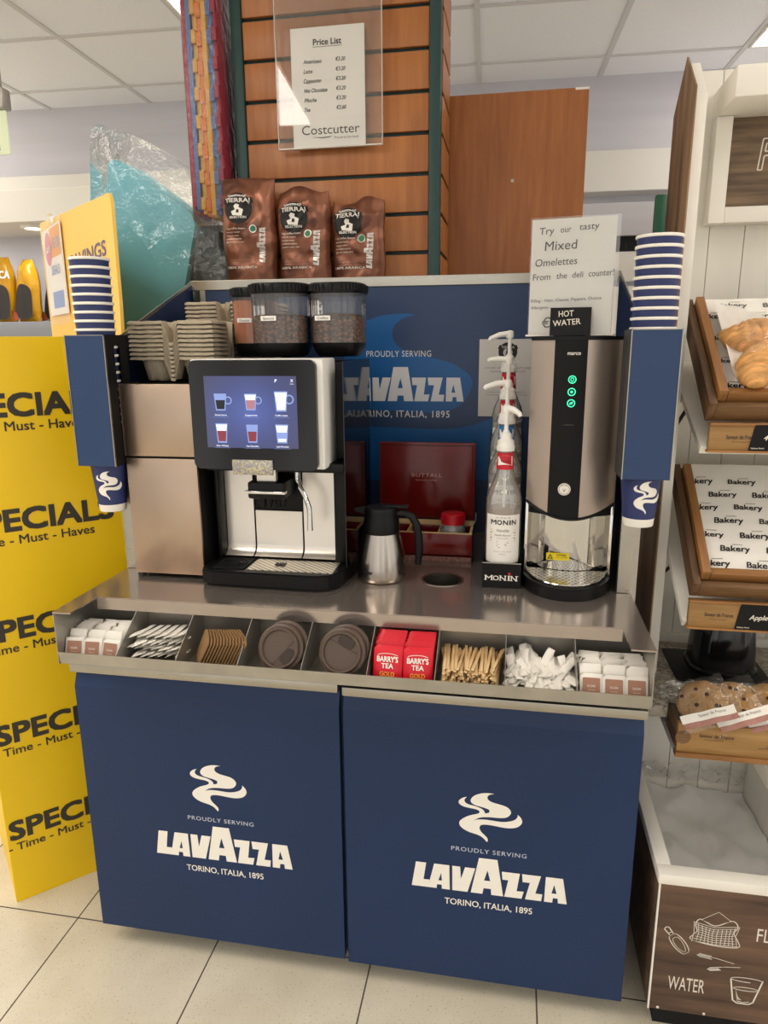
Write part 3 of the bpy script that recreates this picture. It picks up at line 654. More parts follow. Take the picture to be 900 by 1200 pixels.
# ---------------------------------------------------------------- coffee machine
def coffee_machine():
    t = T('coffee_machine', 'black and white bean to cup coffee machine with touch screen and three bean hoppers', 'coffee machine', (.43, .25, .9))
    # base tray
    def outline(e): return [(.275+.03, .075-e), (.535, .07-e), (.562, .08-e*.7), (.585+e*.5, .115), (.59, .2), (.59, .404), (.285, .404), (.285, .2), (.272-e*.5, .105), (.28-e*.4, .084-e*.7)]
    b = MB(); b.prism(outline(-.012), .9005, .908); b.prism(outline(0), .908, .934); b.prism(outline(-.004), .934, .937)
    bt = t.add('base_tray', b, M['black'], None)
    t.add('drip_grille', MB().box(.378, .567, .092, .168, .937, .9385), M['bars'], None, parent=bt, label='slanted steel bar grille')
    b = MB().box(.3, .372, .092, .168, .937, .9395, bev=.001)
    for r in (.01, .018, .026): b.lathe([(r, .9395), (r, .9415), (r+.003, .9415), (r+.003, .9395)], 24, mat=Matrix.Translation((.336, .13, 0)))
    t.add('side_grille', b, M['black_matt'], 30, parent=bt)
    b = MB()
    for k in range(4): b.box(.43+k*.006, .434+k*.006, .126-k % 2*.005, .142, .9385, .941)
    t.add('drain_cap', b, M['black'], None, parent=bt)
    # body
    b = MB().box(.285, .588, .205, .404, .937, 1.372, bev=.004)
    for x0, x1 in ((.283, .293), (.556, .588)): b.box(x0, x1, .165, .21, .937, 1.165, bev=.003)
    b.box(.283, .588, .13, .21, 1.145, 1.165, bev=.003)
    body = t.add('body', b, M['black'])
    t.add('side_panel', MB().box(.588, .590, .135, .404, .937, 1.374), M['black_gloss'], None, parent=body, label='mirror glossy black side panel')
    # stainless splash panels, curving forward at the foot
    for x0, x1, z1 in ((.294, .36, 1.14), (.364, .473, 1.043), (.477, .552, 1.14)):
        b = MB(); pr = [(.2, z1)]+[(.2-.022*(1-math.cos(a)), .965-.024*math.sin(a)) for a in [i*PI/2/5 for i in range(6)]]
        b.grid(1, len(pr)-1, lambda u, v: (x0+(x1-x0)*u, pr[round(v*(len(pr)-1))][0], pr[round(v*(len(pr)-1))][1]))
        b.grid(1, len(pr)-1, lambda u, v: (x0+(x1-x0)*u, pr[round(v*(len(pr)-1))][0]+.003, pr[round(v*(len(pr)-1))][1]))
        t.add('splash_panel', b, M['bright_steel'])
    # spout
    b = MB().box(.38, .462, .115, .2, 1.088, 1.125, bev=.005).box(.395, .41, .16, .2, 1.12, 1.15)
    for x in (.405, .42, .437, .448): b.lathe([(.009, 1.09), (.008, 1.078), (.005, 1.066), (.0, 1.066)], 12, mat=Matrix.Translation((x, .14 if x < .43 else .15, 0)))
    sp = t.add('coffee_spout', b, M['black'])
    t.add('spout_bar', MB().box(.374, .465, .110, .13, 1.1, 1.1065, bev=.002), M['chrome'], parent=sp, label='chrome strip across the spout')
    t.add('spout_plate', MB().box(.398, .44, .128, .14, 1.122, 1.152), M['bright_steel'], None, parent=sp)
    t.add('steam_wand', MB().tube([(.481, .15, 1.15), (.482, .148, 1.128), (.49, .14, 1.11), (.503, .132, 1.092), (.511, .13, 1.07), (.5115, .13, 1.05), (.5115, .13, 1.02)], [.006, .006, .006, .0055, .0055, .0055, .0065], 12), M['chrome'])
    # display head
    b = MB(); b.box(.2775, .5575, .098, .2, 1.158, 1.38, bev=.004)
    hd = t.add('display_housing', b, M['white_plastic'], label='off-white display housing')
    b = MB(); mm = front(0, .098, 0)
    b.prism(rrect(.279, .5455, 1.157, 1.3785, .014), 0, .012, mat=mm)
    gl = t.add('display_glass', b, M['black_gloss'], 30, parent=hd, label='glossy black display glass')
    tt = T.__new__(T); tt.o = t.o; tt.off = (.408, .0855, 1.275)
    scr = bpy.data.objects.new('screen', MB().box(.311, .506, .0852, .0858, 1.202, 1.347).mesh('screen', M['screen'], None, tt.off)); COL.objects.link(scr); scr.parent = hd; scr.location = (.408-.43, .0855-.25, 1.275-.9)
    scr['label'] = 'lit bluish touch screen showing drinks'
    ic = MB(); m = front(0, .0851, 0)
    def cupicon(x0, x1, z0, z1, body, topc, handle):
        h = z1-z0; w = x1-x0; cx = (x0+x1)/2
        shape(ic, [[(x0+w*.12, z0), (x1-w*.12, z0), (x1, z1), (x0, z1)]], m, lift=.0004, mi=3)
        shape(ic, [[(x0+w*.2, z0+h*.08), (x1-w*.2, z0+h*.08), (x1-w*.12, z0+h*.62), (x0+w*.12, z0+h*.62)]], m, lift=.0006, mi=body)
        shape(ic, [[(x0+w*.12, z0+h*.62), (x1-w*.12, z0+h*.62), (x1-w*.04, z1-h*.06), (x0+w*.04, z1-h*.06)]], m, lift=.0006, mi=topc)
        if handle: shape(ic, [circ(h*.24, 18, x1+w*.12, z0+h*.6), circ(h*.17, 18, x1+w*.12, z0+h*.6)], m, lift=.0005, mi=3)
    cupicon(.331, .358, 1.278, 1.312, 2, 3, True); cupicon(.396, .422, 1.279, 1.312, 1, 0, True); cupicon(.459, .487, 1.277, 1.317, 0, 0, True)
    cupicon(.331, .357, 1.212, 1.252, 4, 0, False); cupicon(.397, .422, 1.213, 1.25, 4, 3, False); cupicon(.459, .486, 1.213, 1.251, 0, 0, False)
    shape(ic, [[(.463, 1.222), (.482, 1.222), (.484, 1.235), (.461, 1.235)]], m, lift=.0008, mi=3)
    for x, z, s in ((.344, 1.2675, 'Americano'), (.409, 1.2675, 'Cappuccino'), (.473, 1.2675, 'Caffe Latte'), (.344, 1.2045, 'Flat White'), (.409, 1.2045, 'Hot Chocolate'), (.473, 1.2045, 'Latte Macchiato')):
        text(ic, s, m, x, z, h=.0035, w=.026, mi=0, bold=.01)
        shape(ic, [[(x-.017, z-.003), (x+.017, z-.003), (x+.017, z-.0026), (x-.017, z-.0026)]], m, lift=.0006, mi=3)
    text(ic, 'X', m, .497, 1.335, h=.006, bold=.02); text(ic, 'MENU', m, .497, 1.3305, h=.002); shape(ic, [[(.461, 1.334), (.467, 1.34), (.462, 1.341)]], m, lift=.0006)
    ico = t.add('lettering', ic, [M['icon_white'], M['icon_pink'], M['icon_dark'], M['icon_blue'], M['icon_red']], None, parent=hd, label='row of drink pictures and captions on the screen')
    t.add('maker_plate', MB().box(.364, .451, .08, .0855, 1.147, 1.178, bev=.001), M['foil'], parent=hd, label='shiny patterned plate below the screen')
    # hoppers
    for nm, cx, cy, rx, ry, fill, fm, lab in (('Chocolate', .332, .352, .049, .05, .095, 'powder', 'chocolate powder hopper at the left'), ('Special', .424, .268, .062, .066, .058, 'beans', 'middle hopper with coffee beans'), ('Coffee', .546, .292, .058, .066, .058, 'beans', 'right hopper with coffee beans')):
        def sup(r, z, n=28): return [((abs(math.cos(a))**.62*(1 if math.cos(a) > 0 else -1))*rx*r+cx, (abs(math.sin(a))**.62*(1 if math.sin(a) > 0 else -1))*ry*r+cy, z) for a in [2*PI*i/n for i in range(n)]]
        def loft(levels, caps=True):
            b = MB(); n = 28; vs = []; [vs.extend(sup(r, z)) for r, z in levels]
            fs = [(j*n+i, j*n+(i+1) % n, (j+1)*n+(i+1) % n, (j+1)*n+i) for j in range(len(levels)-1) for i in range(n)]
            if caps: fs += [tuple(range(n))[::-1], tuple((len(levels)-1)*n+i for i in range(n))]
            return b.add(vs, fs)
        hp = t.add('bean_hopper', loft([(.72, 1.3815), (.8, 1.386), (.93, 1.402), (.97, 1.411)]), M['black'], 35, label=lab)
        t.add('hopper_wall', loft([(.97, 1.411), (.99, 1.515)], False), M['hopper_clear'], 35, parent=hp, label='clear smoky plastic wall')
        t.add('coffee_fill' if fm == 'beans' else 'powder_fill', loft([(.945, 1.4115), (.955, 1.411+fill-.004), (.9, 1.411+fill), (.4, 1.411+fill+.004)]), M[fm], 35, parent=hp, kind='stuff', label='brown coffee beans' if fm == 'beans' else 'cocoa brown powder')
        b = loft([(1.0, 1.513), (1.02, 1.516), (1.02, 1.53), (.98, 1.535)])
        for i in range(40):
            a = 2*PI*i/40; q = sup(1.025, 0, 40)[i]; b.box(-.0022, .0022, -.0022, .0022, 1.518, 1.532, mat=Matrix.Translation((q[0], q[1], 0)))
        t.add('hopper_lid', b, M['black'], 35, parent=hp)
        l = MB(); m = front(cx-(.01 if nm != 'Coffee' else .02), cy-ry-.0015, 1.462)
        shape(l, [rrect(-.017, .017, -.005, .005, .001)], m, lift=0, mi=0); text(l, nm, m, 0, -.0025, h=.005, w=.024, mi=1, lift=.0005)
        t.add('hopper_label', l, [M['paper'], M['black_ink']], None, parent=hp, label='small white name label')
coffee_machine()
# ---------------------------------------------------------------- hot water boiler
def boiler():
    loc = (1.058, .30, .9); t = T('water_boiler', 'tall stainless hot water boiler with black control strip and drip tray', 'water boiler', loc, (0, 0, math.radians(-3)), local=True)
    Wd, yf, bow, D = .089, -.135, .034, .09
    def arc(w, y0, bw, n=20): return [(-w+2*w*i/n, y0+bw*((-1+2*i/n)**2)) for i in range(n+1)]
    def shell(pts, z0, z1, zb=None): # curved front sheet; zb gives the lower edge as a function of x
        b = MB(); n = len(pts)-1
        b.grid(n, 1, lambda u, v: (pts[round(u*n)][0], pts[round(u*n)][1], z1 if v > .5 else (zb(pts[round(u*n)][0]) if zb else z0))); return b
    low = lambda x: .156+.030*(x/Wd)**2
    fr = arc(Wd, yf, bow); b = shell(fr, 0, .513, low)
    for s in (-1, 1): b.add([(s*Wd, yf+bow, low(Wd)), (s*Wd, D, low(Wd)), (s*Wd, D, .513), (s*Wd, yf+bow, .513)], [(0, 1, 2, 3)])
    t.add('casing', b, M['boiler_steel'], 40)
    b = MB(); b.prism([(x, y+.004) for x, y in fr]+[(Wd-.002, D-.002), (-Wd+.002, D-.002)], .16, .51); b.box(-Wd+.006, Wd-.006, -.05, D-.01, .03, .19)
    t.add('inner_body', b, M['black_matt'], 30)
    b = MB(); b.prism([(x*1.02, y-.003) for x, y in fr]+[(Wd*1.02, D), (-Wd*1.02, D)], .512, .519); t.add('top_plate', b, M['black'], 30)
    # black bead along the curved lower edge
    t.add('lower_trim', MB().tube([(x, y-.001, low(x)-.001) for x, y in fr], .003, 8), M['black'], 40)
    st = [(x, y-.0012) for x, y in arc(Wd, yf, bow, 40) if -.045 <= x <= .022]
    b = shell(st, 0, .512, lambda x: low(x)+.002); cs = t.add('control_strip', b, M['black_matt'], 40)
    cx = -.0115; fy = yf+bow*(cx/Wd)**2-.0016; m = front(cx, fy, 0, math.atan(2*bow*cx/Wd/Wd)); l = MB()
    text(l, 'marco', m, .004, .484, h=.0075, w=.025, bold=.02, mi=0)
    text(l, 'ecoBOILER', m, .0, .347, h=.0025, w=.021, mi=1)
    for z, ic in ((.437, 0), (.413, 1), (.391, 2)):
        shape(l, [circ(.0078, 28, .003, z), circ(.0060, 28, .003, z)], m, mi=2)
        if ic == 0: shape(l, [circ(.0034, 20, .003, z, sy=1.2), circ(.0022, 20, .003, z, sy=1.2)], m, mi=2)
        if ic == 1: shape(l, [circ(.0026, 20, .003, z)], m, mi=2)
        if ic == 2: shape(l, [[(-.001, z-.003), (.001, z+.0015), (.007, z+.0035), (.005, z-.002)]], m, mi=2)
    t.add('lettering', l, [M['white_letter'], M['grey_ink'], M['led']], None, parent=cs, label='white maker name and three lit green button symbols')
    b = MB(); b.lathe([(0, 0), (.0125, 0), (.0125, .0015), (0, .0018)], 32, 0, mat=front(-.013, fy, .218)); mmm = front(-.013, fy, .218)
    shape(b, [circ(.0107, 28), circ(.0098, 28)], mmm, lift=.002, mi=1); text(b, 'ENERGY SAVER', mmm, 0, .0065, h=.002, w=.014, mi=1, lift=.002)
    for q in range(5): b.add([tuple(mmm @ Vector(p)) for p in ((-.0006, -.005, .002), (.0006, -.005, .002), (.004*math.sin(q-2), .003, .002))], [(0, 1, 2)], 1)
    t.add('round_badge', b, [M['bright_steel'], M['grey_ink']], 30, label='round silver badge')
    b = MB(); fr2 = arc(Wd-.012, yf+.05, .03); n = len(fr2)-1
    b.grid(n, 1, lambda u, v: (fr2[round(u*n)][0], fr2[round(u*n)][1], .03+.155*v))
    for s in (-1, 1): b.add([(s*(Wd-.001), yf+bow, .03), (s*(Wd-.012), yf+.08, .03), (s*(Wd-.012), yf+.08, .187), (s*(Wd-.001), yf+bow, .187)], [(0, 1, 2, 3)])
    sp = t.add('splash_panel', b, M['mirror'], 40, label='mirror polished splash panel')
    l = MB(); mw = front(-.018, yf+.05-.0005, 0)
    shape(l, [rrect(-.024, .024, .052, .068, .001)], mw, mi=0); shape(l, [[(-.0215, .0545), (-.0095, .0545), (-.0155, .066)], [(-.0185, .056), (-.0125, .056), (-.0155, .0625)]], mw, lift=.001, mi=1)
    text(l, '!', mw, -.0155, .0565, h=.004, mi=1, lift=.001); text(l, 'DANGER', mw, .008, .0622, h=.003, w=.02, bold=.03, mi=1, lift=.001); text(l, 'HOT WATER', mw, .008, .0575, h=.002, w=.024, mi=1, lift=.001)
    t.add('warning_sticker', l, [M['warn_yellow'], M['black_ink']], None, parent=sp, label='small yellow warning sticker')
    b = MB()
    for s in (-1, 1): b.box(s*.085-.003, s*.085+.003, yf+bow-.002, D, .03, .19, bev=.001)
    t.add('side_post', b.__class__().box(-.089, -.083, yf+bow-.001, D-.01, .028, .19, bev=.001), M['chrome'])
    t.add('side_post', MB().box(.083, .089, yf+bow-.001, D-.01, .028, .19, bev=.001), M['chrome'])
    t.add('outlet', MB().lathe([(.008, .2), (.008, .16), (.006, .15), (.0, .15)], 16, mat=Matrix.Translation((-.012, yf+.03, 0))), M['chrome'])
    # oval drip tray
    def oval(w, f, r): return [(w*math.cos(a), -.075-f*math.sin(a)) for a in [PI*i/24 for i in range(25)]]+[(-w*.96, r), (w*.96, r)]
    b = MB(); b.prism(oval(.094, .125, .085), .0003, .022); b.prism(oval(.0935, .124, .085), .022, .027)
    t.add('drip_tray', b, M['black'], 30)
    b = MB(); b.prism([(x*.9, y) for x, y in oval(.091, .111, -.075)][:25], .027, .029); t.add('tray_grille', b, M['grille'], 30)
    b = MB(); ov = [(x*.9, y, .0295) for x, y in oval(.091, .111, -.075)][:25]; b.tube(ov, .0018, 6); t.add('tray_rim', b, M['chrome'], 40)
boiler()
def signs():
    t = T('sign_holder', 'clear upright sign holder standing on the hot water boiler', 'sign holder', (1.036, .215, 1.4197), (0, 0, math.radians(-9)), local=True)
    t.add('clear_sheet', MB().box(-.083, .085, -.006, -.0045, .004, .224), M['holder'], None)
    t.add('clear_backing', MB().box(-.083, .085, .0025, .004, .004, .224), M['holder'], None)
    t.add('holder_foot', MB().box(-.083, .085, -.03, .03, 0, .0035, bev=.001), M['acrylic_edge'])
    t = T('handwritten_sign', 'white handwritten omelette notice in the clear holder on the boiler', 'notice', (1.036, .215, 1.4235), (0, 0, math.radians(-9)), local=True)
    sh = t.add('sheet', MB().box(-.081, .078, -.0035, .001, .0, .217), M['paper'], None)
    m = front(0, -.0038, 0); l = MB()
    for s, x, y, w, h in (('Try', -.066, .189, .028, .0135), ('our', -.026, .191, .02, .012), ('tasty', .009, .194, .037, .0125), ('Mixed', -.055, .159, .062, .018), ('Omelettes', -.072, .13, .08, .0145), ('From', -.076, .104, .034, .0125), ('the', -.03, .106, .02, .0115), ('deli', .0, .107, .021, .0115), ('counter!', .031, .108, .047, .0125)):
        text(l, s, m, x, y, w=w, h=h, align='l', shear=.08, rot=.03, bold=.0, lift=.0003)
    for s, x, y, w, h in (('Filling - Ham, Cheese, Peppers, Onions', -.078, .062, .135, .006), ('Allergens -', -.078, .049, .04, .006), ('\u20ac', -.055, .013, .018, .02)):
        text(l, s, m, x, y, w=w, h=h, align='l', shear=.1, rot=.025, bold=.0, lift=.0003)
    t.add('lettering', l, M['dark_ink'], None, parent=sh, label='thin pencil-grey handwriting')
    t = T('price_card', 'small black HOT WATER card with chalk lettering on the boiler front edge', 'card', (1.033, .172, 1.4195), (math.radians(-6), 0, math.radians(-4)), local=True)
    c = t.add('card', MB().box(-.038, .039, -.001, .001, .001, .054, bev=.0005), M['black'], None)
    t.add('card_foot', MB().box(-.03, .03, -.004, .012, 0, .003, bev=.0005), M['black'])
    l = MB(); m = front(0, -.0012, 0)
    text(l, 'HOT', m, -.008, .037, w=.028, h=.0115, bold=.01, rot=.05); text(l, 'WATER', m, -.006, .0205, w=.052, h=.0115, bold=.01, rot=.08)
    t.add('lettering', l, M['chalk'], None, parent=c, label='chalk white handwritten words')
signs()
def syrups():
    t = T('bottle_rack', 'narrow stepped black syrup rack beside the boiler', 'bottle rack', (.925, .33, .9))
    x0, x1 = .8785, .957; steps = [(.168, .250, .928), (.250, .335, .975), (.335, .42, .1022*10), (.42, .505, 1.08)]
    prof = [(.166, .9005), (.166, .955), (.2, .962), (.252, 1.02), (.335, 1.075), (.42, 1.14), (.507, 1.19), (.507, .9005)]
    for nm, xa, xb in (('side_plate', x0-.001, x0+.001), ('side_plate', x1-.001, x1+.001)):
        n = len(prof); b = MB(); b.add([(x, y, z) for x in (xa, xb) for y, z in prof], [tuple(range(n)), tuple(range(n, 2*n))[::-1]]+[(i, n+i, n+(i+1) % n, (i+1) % n) for i in range(n)]); t.add(nm, b, M['black'], None)
    b = MB()
    for y0, y1, z in steps: b.box(x0+.001, x1-.001, y0, y1, z-.002, z).box(x0+.001, x1-.001, y0, y0+.002, .9005 if y0 < .2 else z-.05, z)
    t.add('step', b, M['black'], None)
    fp = t.add('front_plate', MB().box(x0-.001, x1+.001, .164, .167, .9005, .955, bev=.0008), M['black'], None)
    l = MB(); m = front(.918, .164, 0); serif = 'MONIN'
    xs = (-.0265, -.0115, .003, .0155, .0262); ws = (.0155, .0125, .0125, .0035, .0125)
    for ch, x, w in zip(serif, xs, ws):
        text(l, ch, m, x, .9175, w=w, h=.0105, bold=.012)
        if ch in 'MNI':
            for e in ((-w/2+.001, w/2-.001) if ch != 'I' else (0,)): shape(l, [[(x+e-.0025, .9172), (x+e+.0025, .9172), (x+e+.0025, .9185), (x+e-.0025, .9185)], ], m); shape(l, [[(x+e-.0025, .9272), (x+e+.0025, .9272), (x+e+.0025, .9283), (x+e-.0025, .9283)]], m)
    shape(l, [circ(.0028, 16, .0165, .9325, sy=1.2)], m, mi=1); text(l, 'TM', m, .0345, .9265, h=.0015, w=.003)
    t.add('lettering', l, [M['white_letter'], M['neck_red']], None, parent=fp, label='white maker name with red dot')
    t.add('edge_wire', MB().box(x0-.0015, x1+.0015, .1625, .1645, .9545, .9565), M['steel'], None, parent=fp)
    # four bottles on the steps
    def bottle(loc, lab, liquid, neckm, level, nozzle, front_label, lidh=0):
        q = T('syrup_bottle', lab, 'syrup bottle', loc, (0, 0, 0), 'syrup bottles in the rack', local=True)
        prof = [(0, .0005), (.033, .0005), (.0365, .004), (.037, .012), (.037, .132), (.0375, .142), (.0370, .158), (.033, .176), (.025, .194), (.0185, .212), (.016, .235), (.0148, .262), (.0165, .264), (.0165, .268), (.0145, .27)]
        g = q.add('glass', MB().lathe(prof, 32), M['bottle_glass'], 60)
        q.add('syrup_fill', MB().lathe([(0, .003), (.0335, .003), (.0345, .01), (.0345, level), (0, level)], 28), liquid, 60)
        nb = q.add('neck_band', MB().lathe([(.0182, .222), (.0172, .238), (.0163, .256), (.0150, .257)], 24, 0), neckm, 40, label='coloured paper band on the neck')
        l = MB(); fnn = lambda p: ((.0172+p[2])*math.sin(p[0]/.017), -(.0186-(p[1]-.222)*.06+p[2])*math.cos(p[0]/.017), p[1])
        shape(l, [[(-.016+.032*i/10, .230+.003*math.sin(i*.3)) for i in range(11)]+[(.016-.032*i/10, .249+.003*math.sin((10-i)*.3)) for i in range(11)]], None, fn=fnn, mi=0, lift=.0008)
        text(l, 'Vanilla', None, 0, .238, w=.018, h=.005, shear=.2, fn=fnn, mi=1, lift=.0013); q.add('lettering', l, [M['paper'], M['black_ink']], None, parent=nb)
        cap = MB().lathe([(.0180, .260), (.0185, .271), (.0172, .273), (.0172, .281), (.012, .285), (.011, .295), (.0065, .299), (.0065, .302), (0, .302)], 24)
        for i in range(24): cap.box(.018, .0189, -.0009, .0009, .261, .270, mat=Matrix.Rotation(2*PI*i/24, 4, 'Z'))
        pu = q.add('pump_collar', cap, M['white_plastic'], 40)
        q.add('pump_stem', MB().lathe([(.0045, .29), (.0045, .345), (0, .345)], 12), M['white_plastic'], 40, parent=pu)
        a, ln, drop = nozzle; d = Vector((math.cos(a), math.sin(a), 0)); h = MB()
        h.lathe([(0, .338), (.0085, .338), (.0095, .346), (.0085, .353), (.004, .3555), (0, .356)], 20)
        h.tube([d*.004+Vector((0, 0, .348)), d*ln*.5+Vector((0, 0, .350-drop*.35)), d*ln*.95+Vector((0, 0, .3485-drop*.9)), d*ln+Vector((0, 0, .345-drop))], [.007, .0065, .0052, .0045], 10)
        q.add('pump_head', h, M['white_plastic'], 50, parent=pu)
        q.add('dip_tube', MB().lathe([(.003, .02), (.003, .252)], 8), M['white_plastic'], 40, parent=pu)
        fl = lambda p: ((.0374+p[2])*math.sin(p[0]/.0374), -(.0374+p[2])*math.cos(p[0]/.0374), p[1]); l = MB()
        l.grid(20, 1, lambda u, v: fl(((u-.5)*.084, .024+v*.105, 0)))
        lb = q.add('paper_label', l, M['paper'], 60)
        l = MB()
        fl0 = fl; fl = lambda p: fl0((p[0], p[1]+.021, p[2]))
        for ch, x, w in zip('MONIN', (-.0215, -.0085, .004, .0135, .0225), (.013, .0105, .0105, .003, .0105)): text(l, ch, None, x+.001, .0875, w=w, h=.0105, bold=.03, fn=fl, lift=.0004)
        text(l, 'Le Sirop de', None, 0, .101, w=.03, h=.004, shear=.3, fn=fl, lift=.0004, mi=1); text(l, 'Vanille', None, 0, .072, w=.026, h=.0065, shear=.3, fn=fl, lift=.0004, mi=1); text(l, 'Vanilla flavour', None, 0, .063, w=.035, h=.004, shear=.2, fn=fl, lift=.0004, mi=1)
        text(l, 'sirop de saveur', None, 0, .057, w=.024, h=.0025, fn=fl, lift=.0004, mi=1); text(l, '1912', None, 0, .022, w=.012, h=.0025, fn=fl, lift=.0004, mi=1); text(l, 'depuis au 1912 france', None, 0, .028, w=.04, h=.002, fn=fl, lift=.0004, mi=1)
        for k, (xa, ya, xb, yb) in enumerate(((-.012, .05, .012, .047), (-.010, .044, .01, .049), (-.013, .04, .006, .045), (-.008, .037, .008, .043))): shape(l, [[(xa, ya), (xb, yb), (xb, yb+.0013), (xa, ya+.0013)]], None, fn=fl, lift=.0004, mi=0)
        for s in (-1, 1):
            for k in range(5): shape(l, [[(s*.03, .05+k*.006), (s*(.024-.002*(k % 2)), .054+k*.006), (s*.026, .05+k*.006)]], None, fn=fl, lift=.0004, mi=0 if k % 2 else 2)
        q.add('lettering', l, [M['black_ink'], M['grey_ink'], M['gold_ink']], None, parent=lb)
    bottle((.918, .2085, .9285), 'front syrup bottle with red neck band and amber syrup', M['syrup'], M['neck_red'], .138, (math.radians(-35), .034, .012), True)
    bottle((.918, .293, .9755), 'second syrup bottle from the front with blue neck band', M['syrup_dark'], M['neck_blue'], .145, (math.radians(188), .05, .010), True)
    bottle((.918, .378, 1.0225), 'third syrup bottle from the front, with short level pump arm', M['syrup_clear'], M['neck_red'], .14, (math.radians(184), .046, .0), True)
    bottle((.918, .463, 1.0805), 'rearmost syrup bottle, highest on the stepped rack', M['syrup_clear'], M['neck_red'], .14, (math.radians(186), .048, .012), True)
syrups()
def jug():
    t = T('thermos_jug', 'brushed steel thermos jug with black lid and handle on the worktop', 'jug', (.655, .195, .9003))
    m = Matrix.Translation((.655, .195, .9003))
    t.add('body', MB().lathe([(0, 0), (.051, 0), (.054, .003), (.0545, .012), (.054, .03), (.05, .06), (.044, .088), (.039, .108)], 48, mat=m), M['jug_steel'], 50)
    b = MB().lathe([(.0395, .106), (.0405, .112), (.0385, .135), (.036, .15), (.037, .156), (.034, .162), (0, .164)], 40, mat=m)
    b.add([tuple(m @ Vector(p)) for p in ((-.03, -.018, .148), (-.05, -.03, .156), (-.056, -.026, .162), (-.05, -.012, .162), (-.03, .006, .162), (-.033, -.004, .146))], [(0, 1, 5), (1, 2, 3, 5), (3, 4, 5), (0, 5, 4), (1, 0, 4, 3, 2)])
    t.add('lid', b, M['black'], 50)
    t.add('thumb_lever', MB().box(.66, .715, .187, .203, 1.061, 1.067, bev=.002).box(.65, .68, .183, .207, 1.052, 1.062, bev=.002), M['black'])
    t.add('handle', MB().tube([(.688, .195, 1.047), (.705, .195, 1.05), (.722, .195, 1.043), (.732, .195, 1.025), (.737, .195, 1.0), (.738, .195, .965), (.736, .195, .935)], [.008, .0085, .009, .009, .009, .0085, .007], 12), M['black'], 50)
    l = MB(); fn = lambda p: (.655+(.0538+p[2])*math.sin(p[0]/.054-.5), .195-(.0538+p[2])*math.cos(p[0]/.054-.5), .9003+p[1])
    text(l, 'Tiken', None, .004, .022, w=.021, h=.009, bold=.02, shear=.25, fn=fn, lift=.0014); t.add('lettering', l, M['black_ink'], None)
jug()
def tea_box():
    t = T('tea_chest', 'open red lacquered tea box with upright lid at the back of the worktop', 'tea box', (.727, .4, .9))
    x0, x1, y0, y1 = .608, .846, .335, .425; z0, z1 = .912, .968; w = .008
    b = MB().box(x0, x1, y0, y0+w, z0, z1, bev=.001).box(x0, x1, y1-w, y1, z0, z1, bev=.001).box(x0, x0+w, y0+w, y1-w, z0, z1).box(x1-w, x1, y0+w, y1-w, z0, z1).box(x0, x1, y0, y1, z0, z0+.004)
    t.add('box_body', b, M['red_lacquer'])
    b = MB().box(x0+.001, x1-.001, y0+.001, y0+.007, z1, z1+.002).box(x0+.001, x1-.001, y1-.007, y1-.001, z1, z1+.012).box(x0+.001, x0+.007, y0+.007, y1-.007, z1, z1+.004).box(x1-.007, x1-.001, y0+.007, y1-.007, z1, z1+.004)
    for x in (x0+.08, x0+.155): b.box(x, x+.004, y0+.008, y1-.008, z0+.005, z1)
    b.box(x0+.01, x1-.01, y0+.009, y1-.009, z0+.0045, z0+.006)
    t.add('wood_lining', b, M['tan_wood'])
    t.add('plinth', MB().box(x0+.002, x1-.002, y0-.003, y1, .9003, .912), P('speckled_plinth', '#7e5a52', .6, vary=(160, .5)), None)
    ld = MB().box(x0, x1, .428, .44, .982, 1.172, bev=.002); lid = t.add('box_lid', ld, M['red_lacquer'])
    l = MB(); m = front(.727, .428, 0); text(l, 'BUTTALL', m, 0, 1.087, w=.075, h=.0095, space=1.1, bold=-.005); text(l, 'TEA AND COFFEE', m, -.002, 1.077, w=.055, h=.0035)
    shape(l, [[(-.112, .988), (.112, .988), (.112, 1.166), (-.112, 1.166)], [(-.1105, .9895), (.1105, .9895), (.1105, 1.1645), (-.1105, 1.1645)]], m, mi=1)
    t.add('lettering', l, [P('faint_gold', '#b98a80', .5), M['dark_gap']], None, parent=lid, label='thin pale gilt lettering on the lid')
    t.add('brass_stay', MB().tube([(x1-.002, .40, .972), (x1+.004, .41, .985), (x1+.004, .43, 1.0)], .0015, 6), M['steel'])
    m = Matrix.Translation((.797, .377, .9185))
    t = T('coffee_jar', 'small glass jar with red screw lid standing in the open tea box', 'jar', (.797, .377, .9185))
    t.add('glass', MB().lathe([(0, 0), (.028, 0), (.031, .004), (.031, .05), (.029, .062), (.025, .07), (.025, .08)], 28, mat=m), M['bottle_glass'], 50)
    t.add('coffee_fill', MB().lathe([(0, .002), (.027, .002), (.029, .006), (.029, .045), (0, .048)], 24, mat=m), P('instant_coffee', '#4a2c1a', .8, bump=(300, .5, .002)), 50, kind='stuff')
    b = MB().lathe([(.0, .092), (.026, .092), (.0285, .09), (.0285, .066), (.027, .066)], 32, mat=m)
    for i in range(36): b.box(.028, .0292, -.0009, .0009, .068, .088, mat=m @ Matrix.Rotation(2*PI*i/36, 4, 'Z'))
    t.add('lid', b, M['red_lid'], 40, label='red ribbed lid')
tea_box()
